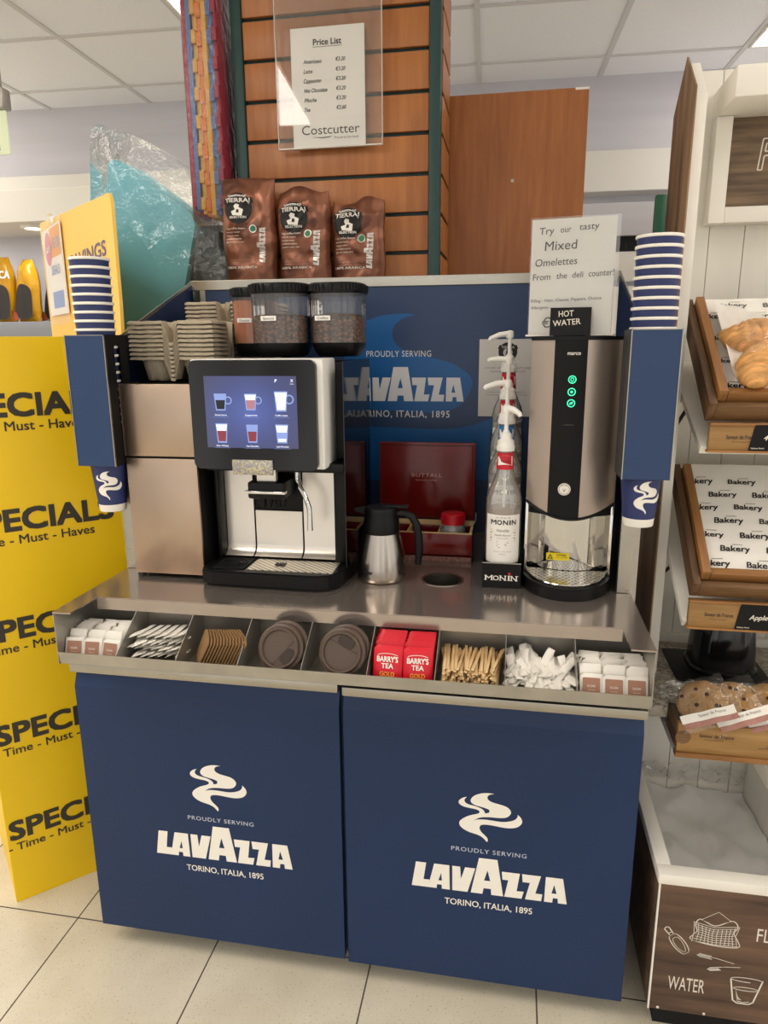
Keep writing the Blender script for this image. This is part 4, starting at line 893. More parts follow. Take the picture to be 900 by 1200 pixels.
def notice():
    t = T('notice_sheet', 'grey printed notice with round black stamp stuck on the back panel behind the syrups', 'notice', (.913, .614, 1.22))
    s = t.add('sheet', MB().box(.84, .986, .613, .6155, 1.219, 1.417), M['paper_grey'], None); m = front(.913, .613, 0); l = MB()
    shape(l, [circ(.024, 40, 0, 1.385), circ(.012, 30, 0, 1.383)], m); shape(l, [[(-.026, 1.392), (.026, 1.392), (.022, 1.402), (-.022, 1.402)]], m, lift=.0008)
    shape(l, [[(-.006, 1.376), (.008, 1.379), (.004, 1.392), (-.003, 1.391)]], m, lift=.0008); text(l, 'TIERRA', m, 0, 1.3935, w=.034, h=.0065, bold=.02, lift=.0012, mi=1)
    text(l, 'A STORY OF SUSTAINABILITY AND', m, 0, 1.342, w=.118, h=.0045, mi=2); text(l, 'TASTE BORN IN THE CUP', m, 0, 1.333, w=.09, h=.0045, mi=2)
    text(l, 'a reserve of coffee grown with respect for', m, 0, 1.281, w=.1, h=.0035, mi=2); text(l, 'communities and the environment', m, 0, 1.274, w=.108, h=.0035, mi=2)
    t.add('lettering', l, [M['black_ink'], M['paper_grey'], M['grey_ink']], None, parent=s)
notice()
# ---------------------------------------------------------------- condiments
BX = lambda k: .0525+1.13*k/9
def pillow(w, h, d, nx=6, ny=8, crimp=.12):
    b = MB()
    for s in (-1, 1):
        def fn(u, v):
            e = min(u, 1-u)/.12; f = min(v, 1-v)/max(crimp, .01); k = min(1, e)*min(1, max(0, f-.35)/.65)
            return ((u-.5)*w, s*d/2*k*k*(3-2*k), v*h)
        b.grid(nx, ny, fn)
    return b
def condiments():
    random.seed(11)
    zf = .7925
    # upright sugar sachets, three stacks in the first and the last bin
    pr_front = pr_back = None
    for bin_, word in ((0, 'left'), (8, 'right')):
        for c in range(3):
            x = BX(bin_)+.024+c*.0385+(.002 if bin_ else 0)
            pos = ('left', 'middle', 'right')[c]
            for k in range(7):
                y = -.098+k*.0085+random.uniform(-.001, .001)+(.012 if k > 1 else 0); tilt = math.radians(-20+random.uniform(-3, 3))
                lift = 0
                rz = math.radians(random.uniform(-6, 6))
                if k == 0:
                    t = T('sugar_sachet', 'brown printed sugar sachet at the front of the %s stack in the %smost tray bin' % (pos, word), 'sugar sachet', (x, y, zf), (tilt, 0, rz), 'sugar sachets in the %smost bin' % word, local=True)
                    sk = t.add('wrapper', pillow(.039, .046, .004), M['sachet_white'], 60)
                    l = MB(); m = front(0, -.0024, 0); shape(l, [rrect(-.015, .015, .007, .039, .0015)], m); text(l, 'SUGAR', m, 0, .023, w=.014, h=.004, rot=0, mi=1, lift=.001); text(l, 'fine brown', m, 0, .017, w=.012, h=.002, mi=1, lift=.001)
                    t.add('lettering', l, [M['sachet_brown'], M['sachet_white']], None, parent=sk, label='brown printed panel with white lettering')
                else:
                    lab = 'white sugar sachet standing behind the printed front ones in the %smost tray bin' % word
                    if pr_back is None: pr_back = single('sugar_sachet', pillow(.037, .06, .004), M['sachet_white'], lab, 'sugar sachet', (x, y, zf+lift), (tilt, 0, rz), 'sugar sachets in the %smost bin' % word, 60, local=True)
                    else: dup(pr_back, (x+random.uniform(-.002, .002), y, zf+lift), (tilt, random.uniform(-.05, .05), rz), lab, 'sugar sachets in the %smost bin' % word)
    # long white sachets heaped in the second bin
    p = None
    for k in range(24):
        lay, i = divmod(k, 6); yaw = math.radians((16, -4, 24, 8)[lay]); d = (i-2.5)*.0172
        x = BX(1)+.064+d*math.cos(yaw)+(.003, -.004, .002, 0)[lay]; y = -.046+d*math.sin(yaw)*.8+lay*.002
        z = zf+.010+lay*.0125; rot = (math.radians(90-8+random.uniform(-2, 2)), math.radians(-20)+random.uniform(-.03, .03), yaw+random.uniform(-.03, .03))
        lab = 'long white paper sachet heaped in the second tray bin from the left'
        if p is None: p = single('paper_sachet', MB(), M['sachet_white'], lab, 'sachet', (x, y, z), rot, 'white sachets heaped in the second bin', 60, local=True); bb = MB(); pl = pillow(.033, .076, .0048, 6, 10, .08); bb.v = [(a, b_+.0012*math.sin(a*190)*math.cos(c_*60), c_-.042) for a, b_, c_ in pl.v]; bb.f = pl.f; bb.mi = pl.mi; p.data = bb.mesh('paper_sachet', M['sachet_white'], 60)
        else: dup(p, (x, y, z), rot, lab)
    # cup sleeves fanned upright
    p = None
    for k in range(13):
        x = BX(2)+.0235+k*.0058; y = -.066+.0006*k; rot = (math.radians(-24), math.radians(4), math.radians(-62+k*.8))
        lab = 'brown corrugated cup sleeve, %s from the left of the fan in the tray' % ORD[k]
        if p is None:
            b = MB(); po = [(-.028, 0), (.028, 0), (.034, .052), (.02, .060), (-.02, .060), (-.034, .052)]
            b.prism(po, -.0012, .0012, mat=Matrix.Rotation(PI/2, 4, 'X')); p = single('cup_sleeve', b, M['sleeve'], lab, 'cup sleeve', (x, y, zf+.004), rot, 'cup sleeves in the tray', None, local=True)
        else: dup(p, (x, y, zf+.004), rot, lab)
    # lids: two leaning stacks
    p = None
    for bin_, cx, word, ang in ((3, .5055, 'left', .9), (4, .627, 'right', 2.75)):
        for k in range(2):
            loc = (cx+k*.004, -.074+k*.0182, zf+.0467+k*.0003); rot = (math.radians(90-22), 0, math.radians(-6))
            lab = ('dark brown coffee lid at the front of the %s lid stack' % word) if k == 0 else 'dark brown coffee lid behind the front one in the %s lid bin' % word
            if p is None:
                t = T('coffee_lid', lab, 'cup lid', loc, rot, 'coffee lids in the tray', local=True); p = t.o
                t.add('rim', MB().lathe([(.0445, -.004), (.0465, -.002), (.0465, .002), (.044, .004), (.0405, .004), (.0395, .011), (.0375, .0125), (.0345, .012), (.033, .0075), (.0, .0075), (.0, .006), (.031, .006), (.037, -.002), (.0445, -.004)], 40), M['lid_brown'], 40)
                b = MB(); shape(b, [[(-.033, -.013), (.033, -.013), (.033, -.0115), (-.033, -.0115)], ], None, lift=.0079); b.prism(rrect(-.016, .016, -.0315, -.0135, .006), .0075, .0095); b.prism(circ(.0028, 12, .0, -.024), .0095, .0097)
                t.add('tear_tab', b, P('lid_dark', '#33261f', .4), None, label='darker fold-back tab')
                t.o.rotation_euler = (rot[0], 0, rot[2])
                for c in t.o.children: c.rotation_euler = (0, 0, ang)
                c_ = t.o
            else: c_ = dup(p, loc, rot, lab)
            for c in c_.children: c.rotation_euler = (0, 0, ang)
    # tea pouches
    p = None
    for c, x in ((0, BX(5)+.036), (1, BX(5)+.093)):
        for k in range(5):
            y = -.094+k*.012+(.006 if k else 0); z = zf+(0 if k == 0 else .004+.001*k); rot = (math.radians(-14-k), 0, math.radians(-2+4*c))
            if k == 0: lab = 'red tea pouch with white and gold print, %s of the two in front' % ('left', 'right')[c]
            else: lab = 'red tea pouch standing behind the front %s pouch, %s in that row' % (('left', 'right')[c], ORD[k])
            if p is None:
                t = T('tea_pouch', lab, 'tea pouch', (x, y, z), rot, 'red tea pouches in the tray', local=True); p = t.o
                sk = t.add('pouch', pillow(.055, .071, .009, 8, 10), M['red_pouch'], 60)
                l = MB(); m = front(0, -.0048, 0); text(l, "BARRY'S", m, 0, .041, w=.04, h=.0105, bold=.03); text(l, 'TEA', m, 0, .029, w=.023, h=.0095, bold=.03); text(l, 'GOLD', m, 0, .0145, w=.028, h=.0085, bold=.02, mi=1)
                shape(l, [[(.021*math.cos(a), .051+.006*math.sin(a)) for a in [PI*.15+PI*.7*i/12 for i in range(13)]]+[(.021*math.cos(a), .050+.006*math.sin(a)) for a in [PI*.85-PI*.7*i/12 for i in range(13)]]], m)
                t.add('lettering', l, [M['white_letter'], M['gold_ink']], None, parent=sk, label='white and gold lettering')
            else: dup(p, (x, y, z), rot, lab)
    # wooden stirrers
    p = None
    lab = 'thin wooden stirrer lying in the tray with its end to the front'
    for k in range(126):
        lay, i = divmod(k, 14); x = BX(6)+.014+i*.0075+random.uniform(-.002, .002); y = -.054+random.uniform(-.003, .008)
        z = .802+lay*.0040+random.uniform(0, .0015); rot = (math.radians(.6+random.uniform(-1.5, 2)+lay*.1), random.uniform(-.5, .5), random.uniform(-.18, .1)+(i-8)*-.012)
        if p is None: p = single('wooden_stirrer', MB().box(-.0028, .0028, -.049, .049, -.0009, .0009, bev=.0004, seg=1), M['stick'], lab, 'stirrer', (x, y, z), rot, 'wooden stirrers in the tray', None, local=True)
        else: dup(p, (x, y, z), rot)
    # small white sachets jumbled
    p = None; lab = 'slim white paper stick sachet jumbled in the tray bin left of the right sugar'
    for k in range(60):
        lay, i = divmod(k, 11); x = BX(7)+.013+i*.010+random.uniform(-.004, .004); y = (-.064 if lay < 2 else -.076)+lay*.010+random.uniform(-.008, .008)
        z = zf+.010+lay*.0050+random.uniform(0, .004); rot = (math.radians(-80+random.uniform(-8, 8) if lay < 2 else -62+random.uniform(-32, 32)), random.uniform(-.15, .15) if lay < 2 else random.uniform(-.5, .5), random.uniform(-.6, .6))
        if p is None:
            pl = pillow(.0145, .062, .0045, 5, 8, .1); bb = MB(); bb.v = [(a, b_, c_-.03) for a, b_, c_ in pl.v]; bb.f = pl.f; bb.mi = pl.mi
            p = single('stick_sachet', bb, M['sachet_white'], lab, 'sachet', (x, y, z), rot, 'slim white sachets in the tray', 60, local=True)
        else: dup(p, (x, y, z), rot)
condiments()
# ================================================================ ABOVE AND BEHIND THE COUNTER
def slatwall():
    t = T('slatwall_column', 'display column clad in orange wood slatwall with dark green corner posts', 'display column', (.44, .95, 0))
    b = MB(); g = 2.153
    k0 = -int((g-1.3)/.0995)
    for k in range(-9, 6):
        z0 = g+k*.0995; z1 = z0+.0995-.010
        if z1 > CEIL_Z-.005: z1 = CEIL_Z-.005
        if z1-z0 > .01: b.box(.186, .688, .75, .765, z0, z1, bev=.002)
    t.add('slat_panel', b, M['slat_wood'])
    t.add('core', MB().box(.16, .715, .766, .985, 0, CEIL_Z-.007), M['green_dark'], None)
    for x in (.155, .689): t.add('corner_post', MB().box(x, x+.03, .742, .775, 0, CEIL_Z-.007, bev=.003), M['green_dark'])
    b = MB()
    for k in range(-9, 6):
        z0 = g+k*.0995; z1 = min(z0+.0895, CEIL_Z-.007)
        if z1-z0 > .01: b.box(.715, .722, .78, .98, z0, z1, bev=.002)
    t.add('side_slats', b, M['slat_wood'])
    t.add('coat_hook', MB().tube([(.155, .80, 2.4), (.085, .80, 2.4), (.08, .80, 2.42)], .005, 8), M['steel'])
slatwall()
def price_list():
    t = T('sign_holder', 'large clear acrylic sign holder hung on the slatwall', 'sign holder', (.425, .735, 1.92), (0, 0, 0))
    t.add('front_sheet', MB().box(.284, .568, .7235, .7255, 1.921, 2.33, bev=.0006), M['holder'], None)
    t.add('back_sheet', MB().box(.284, .568, .732, .734, 1.921, 2.33, bev=.0006), M['holder'], None)
    b = MB().box(.2835, .5685, .723, .7345, 1.9195, 1.9225).box(.2832, .2845, .7232, .7342, 1.9225, 2.33).box(.5675, .5688, .7232, .7342, 1.9225, 2.33)
    t.add('edge', b, M['acrylic_edge'], None)
    t.add('hanger', MB().box(.35, .5, .734, .75, 2.30, 2.33, bev=.001), M['acrylic_edge'])
    t = T('price_list', 'white printed drinks price list inside the clear holder on the slatwall', 'price list', (.423, .729, 1.9235))
    s = t.add('sheet', MB().box(.3245, .5225, .7283, .7291, 1.9235, 2.208), M['paper'], None); m = front(.4235, .7283, 0); l = MB()
    text(l, 'Price List', m, .0, 2.166, w=.076, h=.0145, bold=.025); shape(l, [[(-.039, 2.161), (.039, 2.161), (.039, 2.162), (-.039, 2.162)]], m)
    for k, (s_, p_) in enumerate((('Americano', '\u20ac3.20'), ('Latte', '\u20ac3.20'), ('Cappuccino', '\u20ac3.20'), ('Hot Chocolate', '\u20ac3.20'), ('Mocha', '\u20ac3.20'), ('Tea', '\u20ac2.60'))):
        z = 2.124-k*.0228; text(l, s_, m, -.066, z, w={0: .05, 1: .025, 2: .048, 3: .064, 4: .034, 5: .016}[k], h=.010, align='l', shear=.35, bold=.012); text(l, p_, m, .0215, z+.002, w=.026, h=.0095, align='l', shear=.25, bold=.012)
    text(l, 'Costcutter', m, .004, 1.954, w=.158, h=.0235, bold=.0, mi=1, lift=.0004)
    shape(l, [[(-.05, 1.948), (-.02, 1.944), (.0, 1.945), (.01, 1.949), (.0, 1.9475), (-.02, 1.9465)]], m, mi=1); text(l, 'Proud to be local', m, .047, 1.9415, w=.066, h=.006, mi=1)
    t.add('lettering', l, [M['black_ink'], M['dark_ink']], None, parent=s)
price_list()
def coffee_bags():
    for bi, (x0, x1, h, lab, seed) in enumerate(((.130, .279, .266, 'tallest copper brown coffee bag, upright at the left end of the ledge', 1.), (.288, .432, .232, 'copper brown coffee bag in the middle of the ledge with folded top', 5.), (.438, .580, .198, 'shortest copper brown coffee bag with crumpled top, nearest the slatwall edge', 9.))):
        w = (x1-x0); cx = (x0+x1)/2; d = .062; cy = .69
        def half(v):
            k = 1 if v < .8 else 1-(v-.8)/.2
            return d/2*(k**.7 if k > 0 else 0)*(1-.15*(1-v))+.002
        slump = 0 if bi == 0 else .012
        def wr(x, z): return .006*mnoise.noise((x*22+seed, z*22, seed))-.011*abs(mnoise.noise((x*20, z*17+seed, 2)))*(.4+z*3)+.003*mnoise.noise((x*60, z*60+seed, 4))
        def outlin(v): return w/2*(1-.03*math.sin(v*9+seed)-(.02 if v > .85 else 0))
        def pt(u, v, s):
            X = (u*2-1)*outlin(v); e = 1-abs(u*2-1)**6
            zz = v*h+slump*math.sin(u*7+seed)*max(0, v-.75)*3+.004*mnoise.noise((u*4, seed, v*3))
            return (X, s*half(v)*(.25+.75*e)+wr(X, zz)*(e if s < 0 else .3), zz)
        b = MB()
        for s in (-1, 1): b.grid(26, 34, lambda u, v, s=s: pt(u, v, s))
        n = 26
        def side(u0): b.grid(2, 34, lambda u, v: tuple(Vector(pt(u0, v, -1)).lerp(Vector(pt(u0, v, 1)), u)))
        side(0.); side(1.); b.grid(26, 2, lambda u, v: tuple(Vector(pt(u, 0, -1)).lerp(Vector(pt(u, 0, 1)), v)))
        t = T('coffee_bag', lab, 'coffee bag', (cx, cy, 1.5795), (0, 0, math.radians((2, -2, -6)[bi])), 'coffee bags on the ledge', local=True)
        bag = t.add('bag', b, M['bag_copper'], 40)
        b = MB()
        for k in range(5): b.box(-w/2*.94, w/2*.94, -.0032-(.0008 if k % 2 else 0), .0032, h-.024+k*.004, h-.0205+k*.004)
        if bi == 0: t.add('crimped_seal', b, M['bag_copper'], 30, parent=bag)
        def fn(q):
            v = min(1, max(0, q[1]/h)); u = min(1, max(0, .5+q[0]/(2*outlin(v)))); p = pt(u, v, -1); return (q[0], p[1]-.0016-q[2], q[1])
        l = MB(); lx, lz = -w*.15, h*(.70, .68, .70)[bi]
        sh = lambda polys, mi, lift=0.: shape_sub(l, polys, None, mi=mi, fn=fn, lift=lift)
        sh([circ(.039, 40, lx, lz)], 0); sh([circ(.034, 40, lx, lz, .3, PI-.3)+circ(.0325, 40, lx, lz, .3, PI-.3)[::-1]], 1, .0004)
        sh([[(lx-.043, lz+.012), (lx+.043, lz+.012), (lx+.04, lz+.026), (lx-.04, lz+.026)]], 0, .0004)
        text(l, 'TIERRA!', None, lx, lz+.0145, w=.07, h=.0105, bold=.03, fn=fn, lift=.001, mi=1)
        text(l, 'RESERVA DE', None, lx, lz+.028, w=.05, h=.005, bold=.02, fn=fn, lift=.001, mi=1); text(l, 'SELECTION', None, lx, lz-.026, w=.046, h=.006, bold=.03, fn=fn, lift=.001, mi=1)
        sh([[(lx-.014, lz-.018), (lx+.012, lz-.02), (lx+.016, lz-.004), (lx+.004, lz+.002), (lx+.006, lz+.008), (lx-.004, lz+.011), (lx-.010, lz+.005), (lx-.006, lz-.004), (lx-.018, lz-.008)], [(lx-.004, lz-.012), (lx+.004, lz-.012), (lx+.004, lz-.004), (lx-.002, lz-.003)]], 1, .0008)
        for k, (ww, hh) in enumerate(((.055, .005), (.04, .0035), (.036, .0035), (.044, .0035), (.05, .0035))): text(l, ('1 kg coffee beans', 'whole bean', 'intense notes', 'sustainable', 'grown with care')[k], None, -w*.40, h*.5-k*.0085, w=ww, h=hh, align='l', fn=fn, lift=.0004, mi=1)
        text(l, 'organic farming', None, -w*.1, h*.2, w=.07, h=.004, fn=fn, lift=.0004, mi=2); text(l, 'rainforest alliance', None, -w*.08, h*.16, w=.08, h=.004, fn=fn, lift=.0004, mi=2); text(l, '100% ARABICA', None, -w*.12, h*.12, w=.085, h=.006, fn=fn, lift=.0004, mi=1)
        shape_sub(l, [[(a*math.cos(1.5)-b_*math.sin(1.5), a*math.sin(1.5)+b_*math.cos(1.5)) for a, b_ in g] for g in GLYPHS], None, x=w*.335, y=h*.34, s=.090/725, mi=3, fn=fn, lift=.0006)
        sh([circ(.0105, 24, w*.12, h*.5)], 3, .0004); sh([circ(.008, 24, w*.12, h*.5)], 4, .0008)
        t.add('lettering', l, [M['black_ink'], M['cup_white'], M['pink_card'], P('bag_silver', '#c9c4bd', .35, .5), M['exit_green']], None, parent=bag, label='round black emblem and pale lettering')
coffee_bags()
def wooden_board():
    t = T('storage_cabinet', 'tall cabinet behind the counter showing its plain orange wood back board', 'cabinet', (.9, 1.15, 0))
    t.add('back_board', MB().box(.684, 1.113, 1.0, 1.012, .02, 2.108, bev=.001), M['board_wood'], None)
    t.add('carcass', MB().box(.73, 1.11, 1.0125, 1.3, .0, 2.1, bev=.002), M['board_wood'], None)
    t.add('screw', MB().lathe([(0, 0), (.005, 0), (.0045, .002), (0, .0025)], 14, mat=front(.907, 1.0, 1.872)), M['steel'])
    t.add('edge_tape', MB().box(1.075, 1.113, .999, 1.0, 2.102, 2.108), M['paper'], None)
wooden_board()
def mats():
    t = T('foam_mat_pack', 'shrink wrapped pack of colourful interlocking foam mats hanging left of the slatwall', 'foam mats', (.09, .8, 1.73))
    z0, z1, y0 = 1.75, 2.42, .69
    x = .042
    for nm, wd, back, teeth, dx in (('foam_crimson', .010, .84, False, 0), ('foam_blue', .013, .84, False, 0), ('foam_yellow', .014, .84, True, .006), ('foam_orange', .016, .84, True, .004), ('foam_yellow', .013, .84, False, 0), ('foam_blue', .014, .84, True, .004), ('foam_crimson', .014, .86, True, .0)):
        b = MB(); zb = z0+abs(x-.09)*.5
        b.box(x, x+wd-.001, y0+.012, back, zb, z1, bev=.002)
        k = 0; z = zb+.01
        while z < z1-.03:
            if teeth and k % 2 == 0: b.box(x, x+wd-.001, y0, y0+.0125, z, z+.032, bev=.001)
            elif not teeth and k == 0: b.box(x, x+wd-.001, y0+.002, y0+.0125, zb+.004, z1-.004)
            z += .034; k += 1
        t.add('foam_mat', b, M[nm], 30, label={'foam_crimson': 'crimson foam mat', 'foam_blue': 'blue foam mat', 'foam_yellow': 'yellow foam mat', 'foam_orange': 'orange foam mat'}[nm]); x += wd
    b = MB(); b.box(.038, .1385, y0-.006, .865, z0-.01, z1+.005, bev=.01); b.prism([(.05, y0), (.13, y0), (.1, .82), (.07, .82)], z0-.02, z0-.008)
    t.add('shrink_wrap', b, M['wrap_fine'], 40, label='clear glinting shrink wrap')
    t.add('hang_tab', MB().box(.07, .11, .797, .803, z1, z1+.03), M['holder'], None)
mats()
def teal_pack():
    # a stocked shelf stands behind the counter and carries the wrapped foam
    t = T('stock_shelf', 'dark stock shelf hidden behind the counter that carries the wrapped teal foam', 'shelf', (-.2, 1.05, 0))
    for x in (-.42, .115): t.add('upright', MB().box(x, x+.03, .87, 1.2, 0, 1.352, bev=.002), M['black_matt'])
    for z in (.3, .8, 1.352): t.add('shelf_board', MB().box(-.39 if z < 1.3 else -.42, .115 if z < 1.3 else .145, .87, 1.2, z, z+.025, bev=.002), M['black_matt'])
    t.add('shelf_board', MB().box(-.02, .145, .74, .87, 1.37, 1.395, bev=.002), M['black_matt'])
    y0, y1 = .885, 1.03
    t = T('foam_block', 'large teal foam block in a clear plastic bag behind the yellow stand', 'foam block', (-.2, .96, 1.395))
    pts = [(-.315, 1.955), (-.292, 1.962), (-.27, 1.955), (-.055, 1.80), (-.045, 1.765), (-.10, 1.56), (-.18, 1.40), (-.36, 1.40), (-.372, 1.6)]
    m = Matrix(((1, 0, 0, 0), (0, 0, 1, 0), (0, 1, 0, 0), (0, 0, 0, 1)))
    b = MB(); b.prism(smooth_closed(pts, 1), y0, y1, mat=m); t.add('foam', b, M['teal'], 30)
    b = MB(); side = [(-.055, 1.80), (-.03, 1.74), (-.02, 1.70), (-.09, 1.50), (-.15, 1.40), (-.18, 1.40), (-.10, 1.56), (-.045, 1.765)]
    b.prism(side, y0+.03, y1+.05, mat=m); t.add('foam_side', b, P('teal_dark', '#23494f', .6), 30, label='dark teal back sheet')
    w = [(-.385, 1.40), (-.395, 1.66), (-.372, 1.90), (-.35, 2.045), (-.29, 2.045), (-.17, 2.0), (-.06, 1.92), (-.02, 1.80), (-.02, 1.68), (-.10, 1.50), (-.14, 1.396)]
    b = MB(); w2 = smooth_closed(w, 3); c = (-.2, 1.7)
    for y, s in ((y0-.014, 1.0), (y1+.06, .98)):
        b.grid(len(w2), 6, lambda u, v, y=y: (c[0]+(w2[int(round(u*len(w2))) % len(w2)][0]-c[0])*v, y+.009*mnoise.noise((u*30*v, v*9, y*3))-.0, c[1]+(w2[int(round(u*len(w2))) % len(w2)][1]-c[1])*v), wrapx=True)
    n = len(w2); b.add([(x, y, z) for y in (y0-.014, y1+.06) for x, z in w2], [(i, (i+1) % n, n+(i+1) % n, n+i) for i in range(n)])
    t.add('plastic_bag', b, M['wrap'], 50, label='crinkled clear plastic bag')
    # folded dark sack under the hanging mats
    b = MB(); b.grid(20, 12, lambda u, v: (-.01+.16*u+.006*mnoise.noise((u*6, v*6, 1)), .80-.045*math.sin(PI*min(1, v*1.05))*(.6+.4*math.sin(PI*u))+.012*mnoise.noise((u*7, v*7, 4)), 1.395+.335*v*(1-.12*abs(u-.5))))
    b.grid(20, 12, lambda u, v: (-.01+.16*u, .84+.012*mnoise.noise((u*7, v*7, 9)), 1.395+.335*v*(1-.12*abs(u-.5))))
    single('plastic_sack', b, P('sack_grey', '#3a4142', .25, bump=(25, .8, .01)), 'dark grey plastic sack slumped between the teal foam and the coffee bags', 'sack', (.07, .82, 1.395), smooth=60)
teal_pack()
# ---------------------------------------------------------------- yellow stand
def yellow_stand():
    o = Vector((-.296, .074, 0)); a = Vector((.70711, .70711, 0)); bq = Vector((-.70711, .70711, 0)); up = Vector((0, 0, 1))
    # local frame: x along the printed side, y to the left along the front, z up
    ang = PI/4; t = T('promo_stand', 'tall yellow cardboard SPECIALS stand at the left of the coffee counter', 'promotion stand', o, (0, 0, ang), local=True)
    L, Wd, H = .40, .86, 1.43
    t.add('side_panel', MB().box(0, L, 0, .006, 0, H, bev=.001), M['yellow'], None)
    t.add('front_panel', MB().box(0, .006, .006, Wd, 0, .62, bev=.001), M['yellow'], None)
    t.add('side_panel', MB().box(0, L, Wd-.006, Wd, 0, H, bev=.001), M['yellow'], None)
    b = MB()
    for z in (.02, .33, .62): b.box(.006, L-.006, .006, Wd-.006, z, z+.006)
    t.add('shelf', b, M['yellow'], None)
    # header card, rounded top corner
    po = [(.0, .0), (Wd, 0), (Wd, 1.80), (.83, 1.80), (.05, 1.758)]+[(.022+.03*math.cos(q)-.004, 1.728+.03*math.sin(q)) for q in [PI*.55+PI*.45*i/6 for i in range(7)]]+[(-.008, 1.5), (.0, H)]
    m = Matrix(((0, 0, 1, L), (1, 0, 0, 0), (0, 1, 0, 0), (0, 0, 0, 1)))
    b = MB(); b.prism(po, -.004, .004, mat=m); hd = t.add('header_card', b, M['yellow_pale'], None, label='pale yellow header card')
    # lettering on the side: local x to the right, z up, on y = 0 facing -y
    l = MB(); mf = front(0, 0, 0)
    for k in range(6):
        z = .183+k*.2675
        if z > 1.38: break
        l = MB(); text(l, 'SPECIALS', mf, .006, z, w=.331, h=.053, align='l', bold=.045, lift=.0008)
        text(l, '- Time - Must - Haves', mf, -.0, z-.0335, w=.287, h=.0225, align='l', bold=.016, lift=.0008)
        t.add('printed_line', l, M['dark_ink'], None, label='dark printed SPECIALS line')
    l = MB(); mh = Matrix(((0, 0, -1, L-.004), (-1, 0, 0, 0), (0, 1, 0, 0), (0, 0, 0, 1)))
    vs, fs = txt_raw('SAVINGS', .035); xs = [p[0] for p in vs]
    text(l, 'SAVINGS', mh, -.065, 1.626, w=.40, h=.036, align='r', bold=.03, lift=.0008)
    t.add('lettering', l, M['purple_ink'], None, parent=hd, label='purple grey lettering')
    c = o+a*L+bq*.66; t = T('leaflet_pocket', 'clear plastic pocket with a printed leaflet on the yellow header card', 'leaflet pocket', (c.x, c.y, 1.475), (0, 0, ang), local=True)
    b = MB().box(-.0155, -.0125, -.155, .15, 0, .31, bev=.001); t.add('pocket', b, M['sleeve_film'], None)
    lf = t.add('leaflet', MB().box(-.012, -.008, -.13, .13, .03, .29), M['paper'], None)
    l = MB(); m2 = Matrix(((0, 0, -1, -.012), (-1, 0, 0, 0), (0, 1, 0, 0), (0, 0, 0, 1)))
    shape(l, [[(-.02, .2), (.125, .2), (.125, .285), (-.02, .285)]], m2); text(l, '\u20ac1.50', m2, .06, .225, w=.09, h=.03, bold=.02, lift=.001, mi=1); shape(l, [circ(.05, 24, -.06, .23)], m2, mi=2); text(l, 'SAVE', m2, -.06, .22, w=.07, h=.02, bold=.02, lift=.001, mi=3)
    shape(l, [[(-.06, .05), (.1, .05), (.1, .1), (-.06, .1)]], m2, mi=1); text(l, 'DEALS', m2, .02, .15, w=.12, h=.028, bold=.02, mi=1)
    t.add('lettering', l, [M['pocket_orange'], M['pocket_blue'], P('leaflet_pink', '#d98a98', .5), M['paper']], None, parent=lf)
    t.add('tape', MB().box(-.0165, -.0045, -.02, .02, .3, .325), M['holder'], None)
yellow_stand()
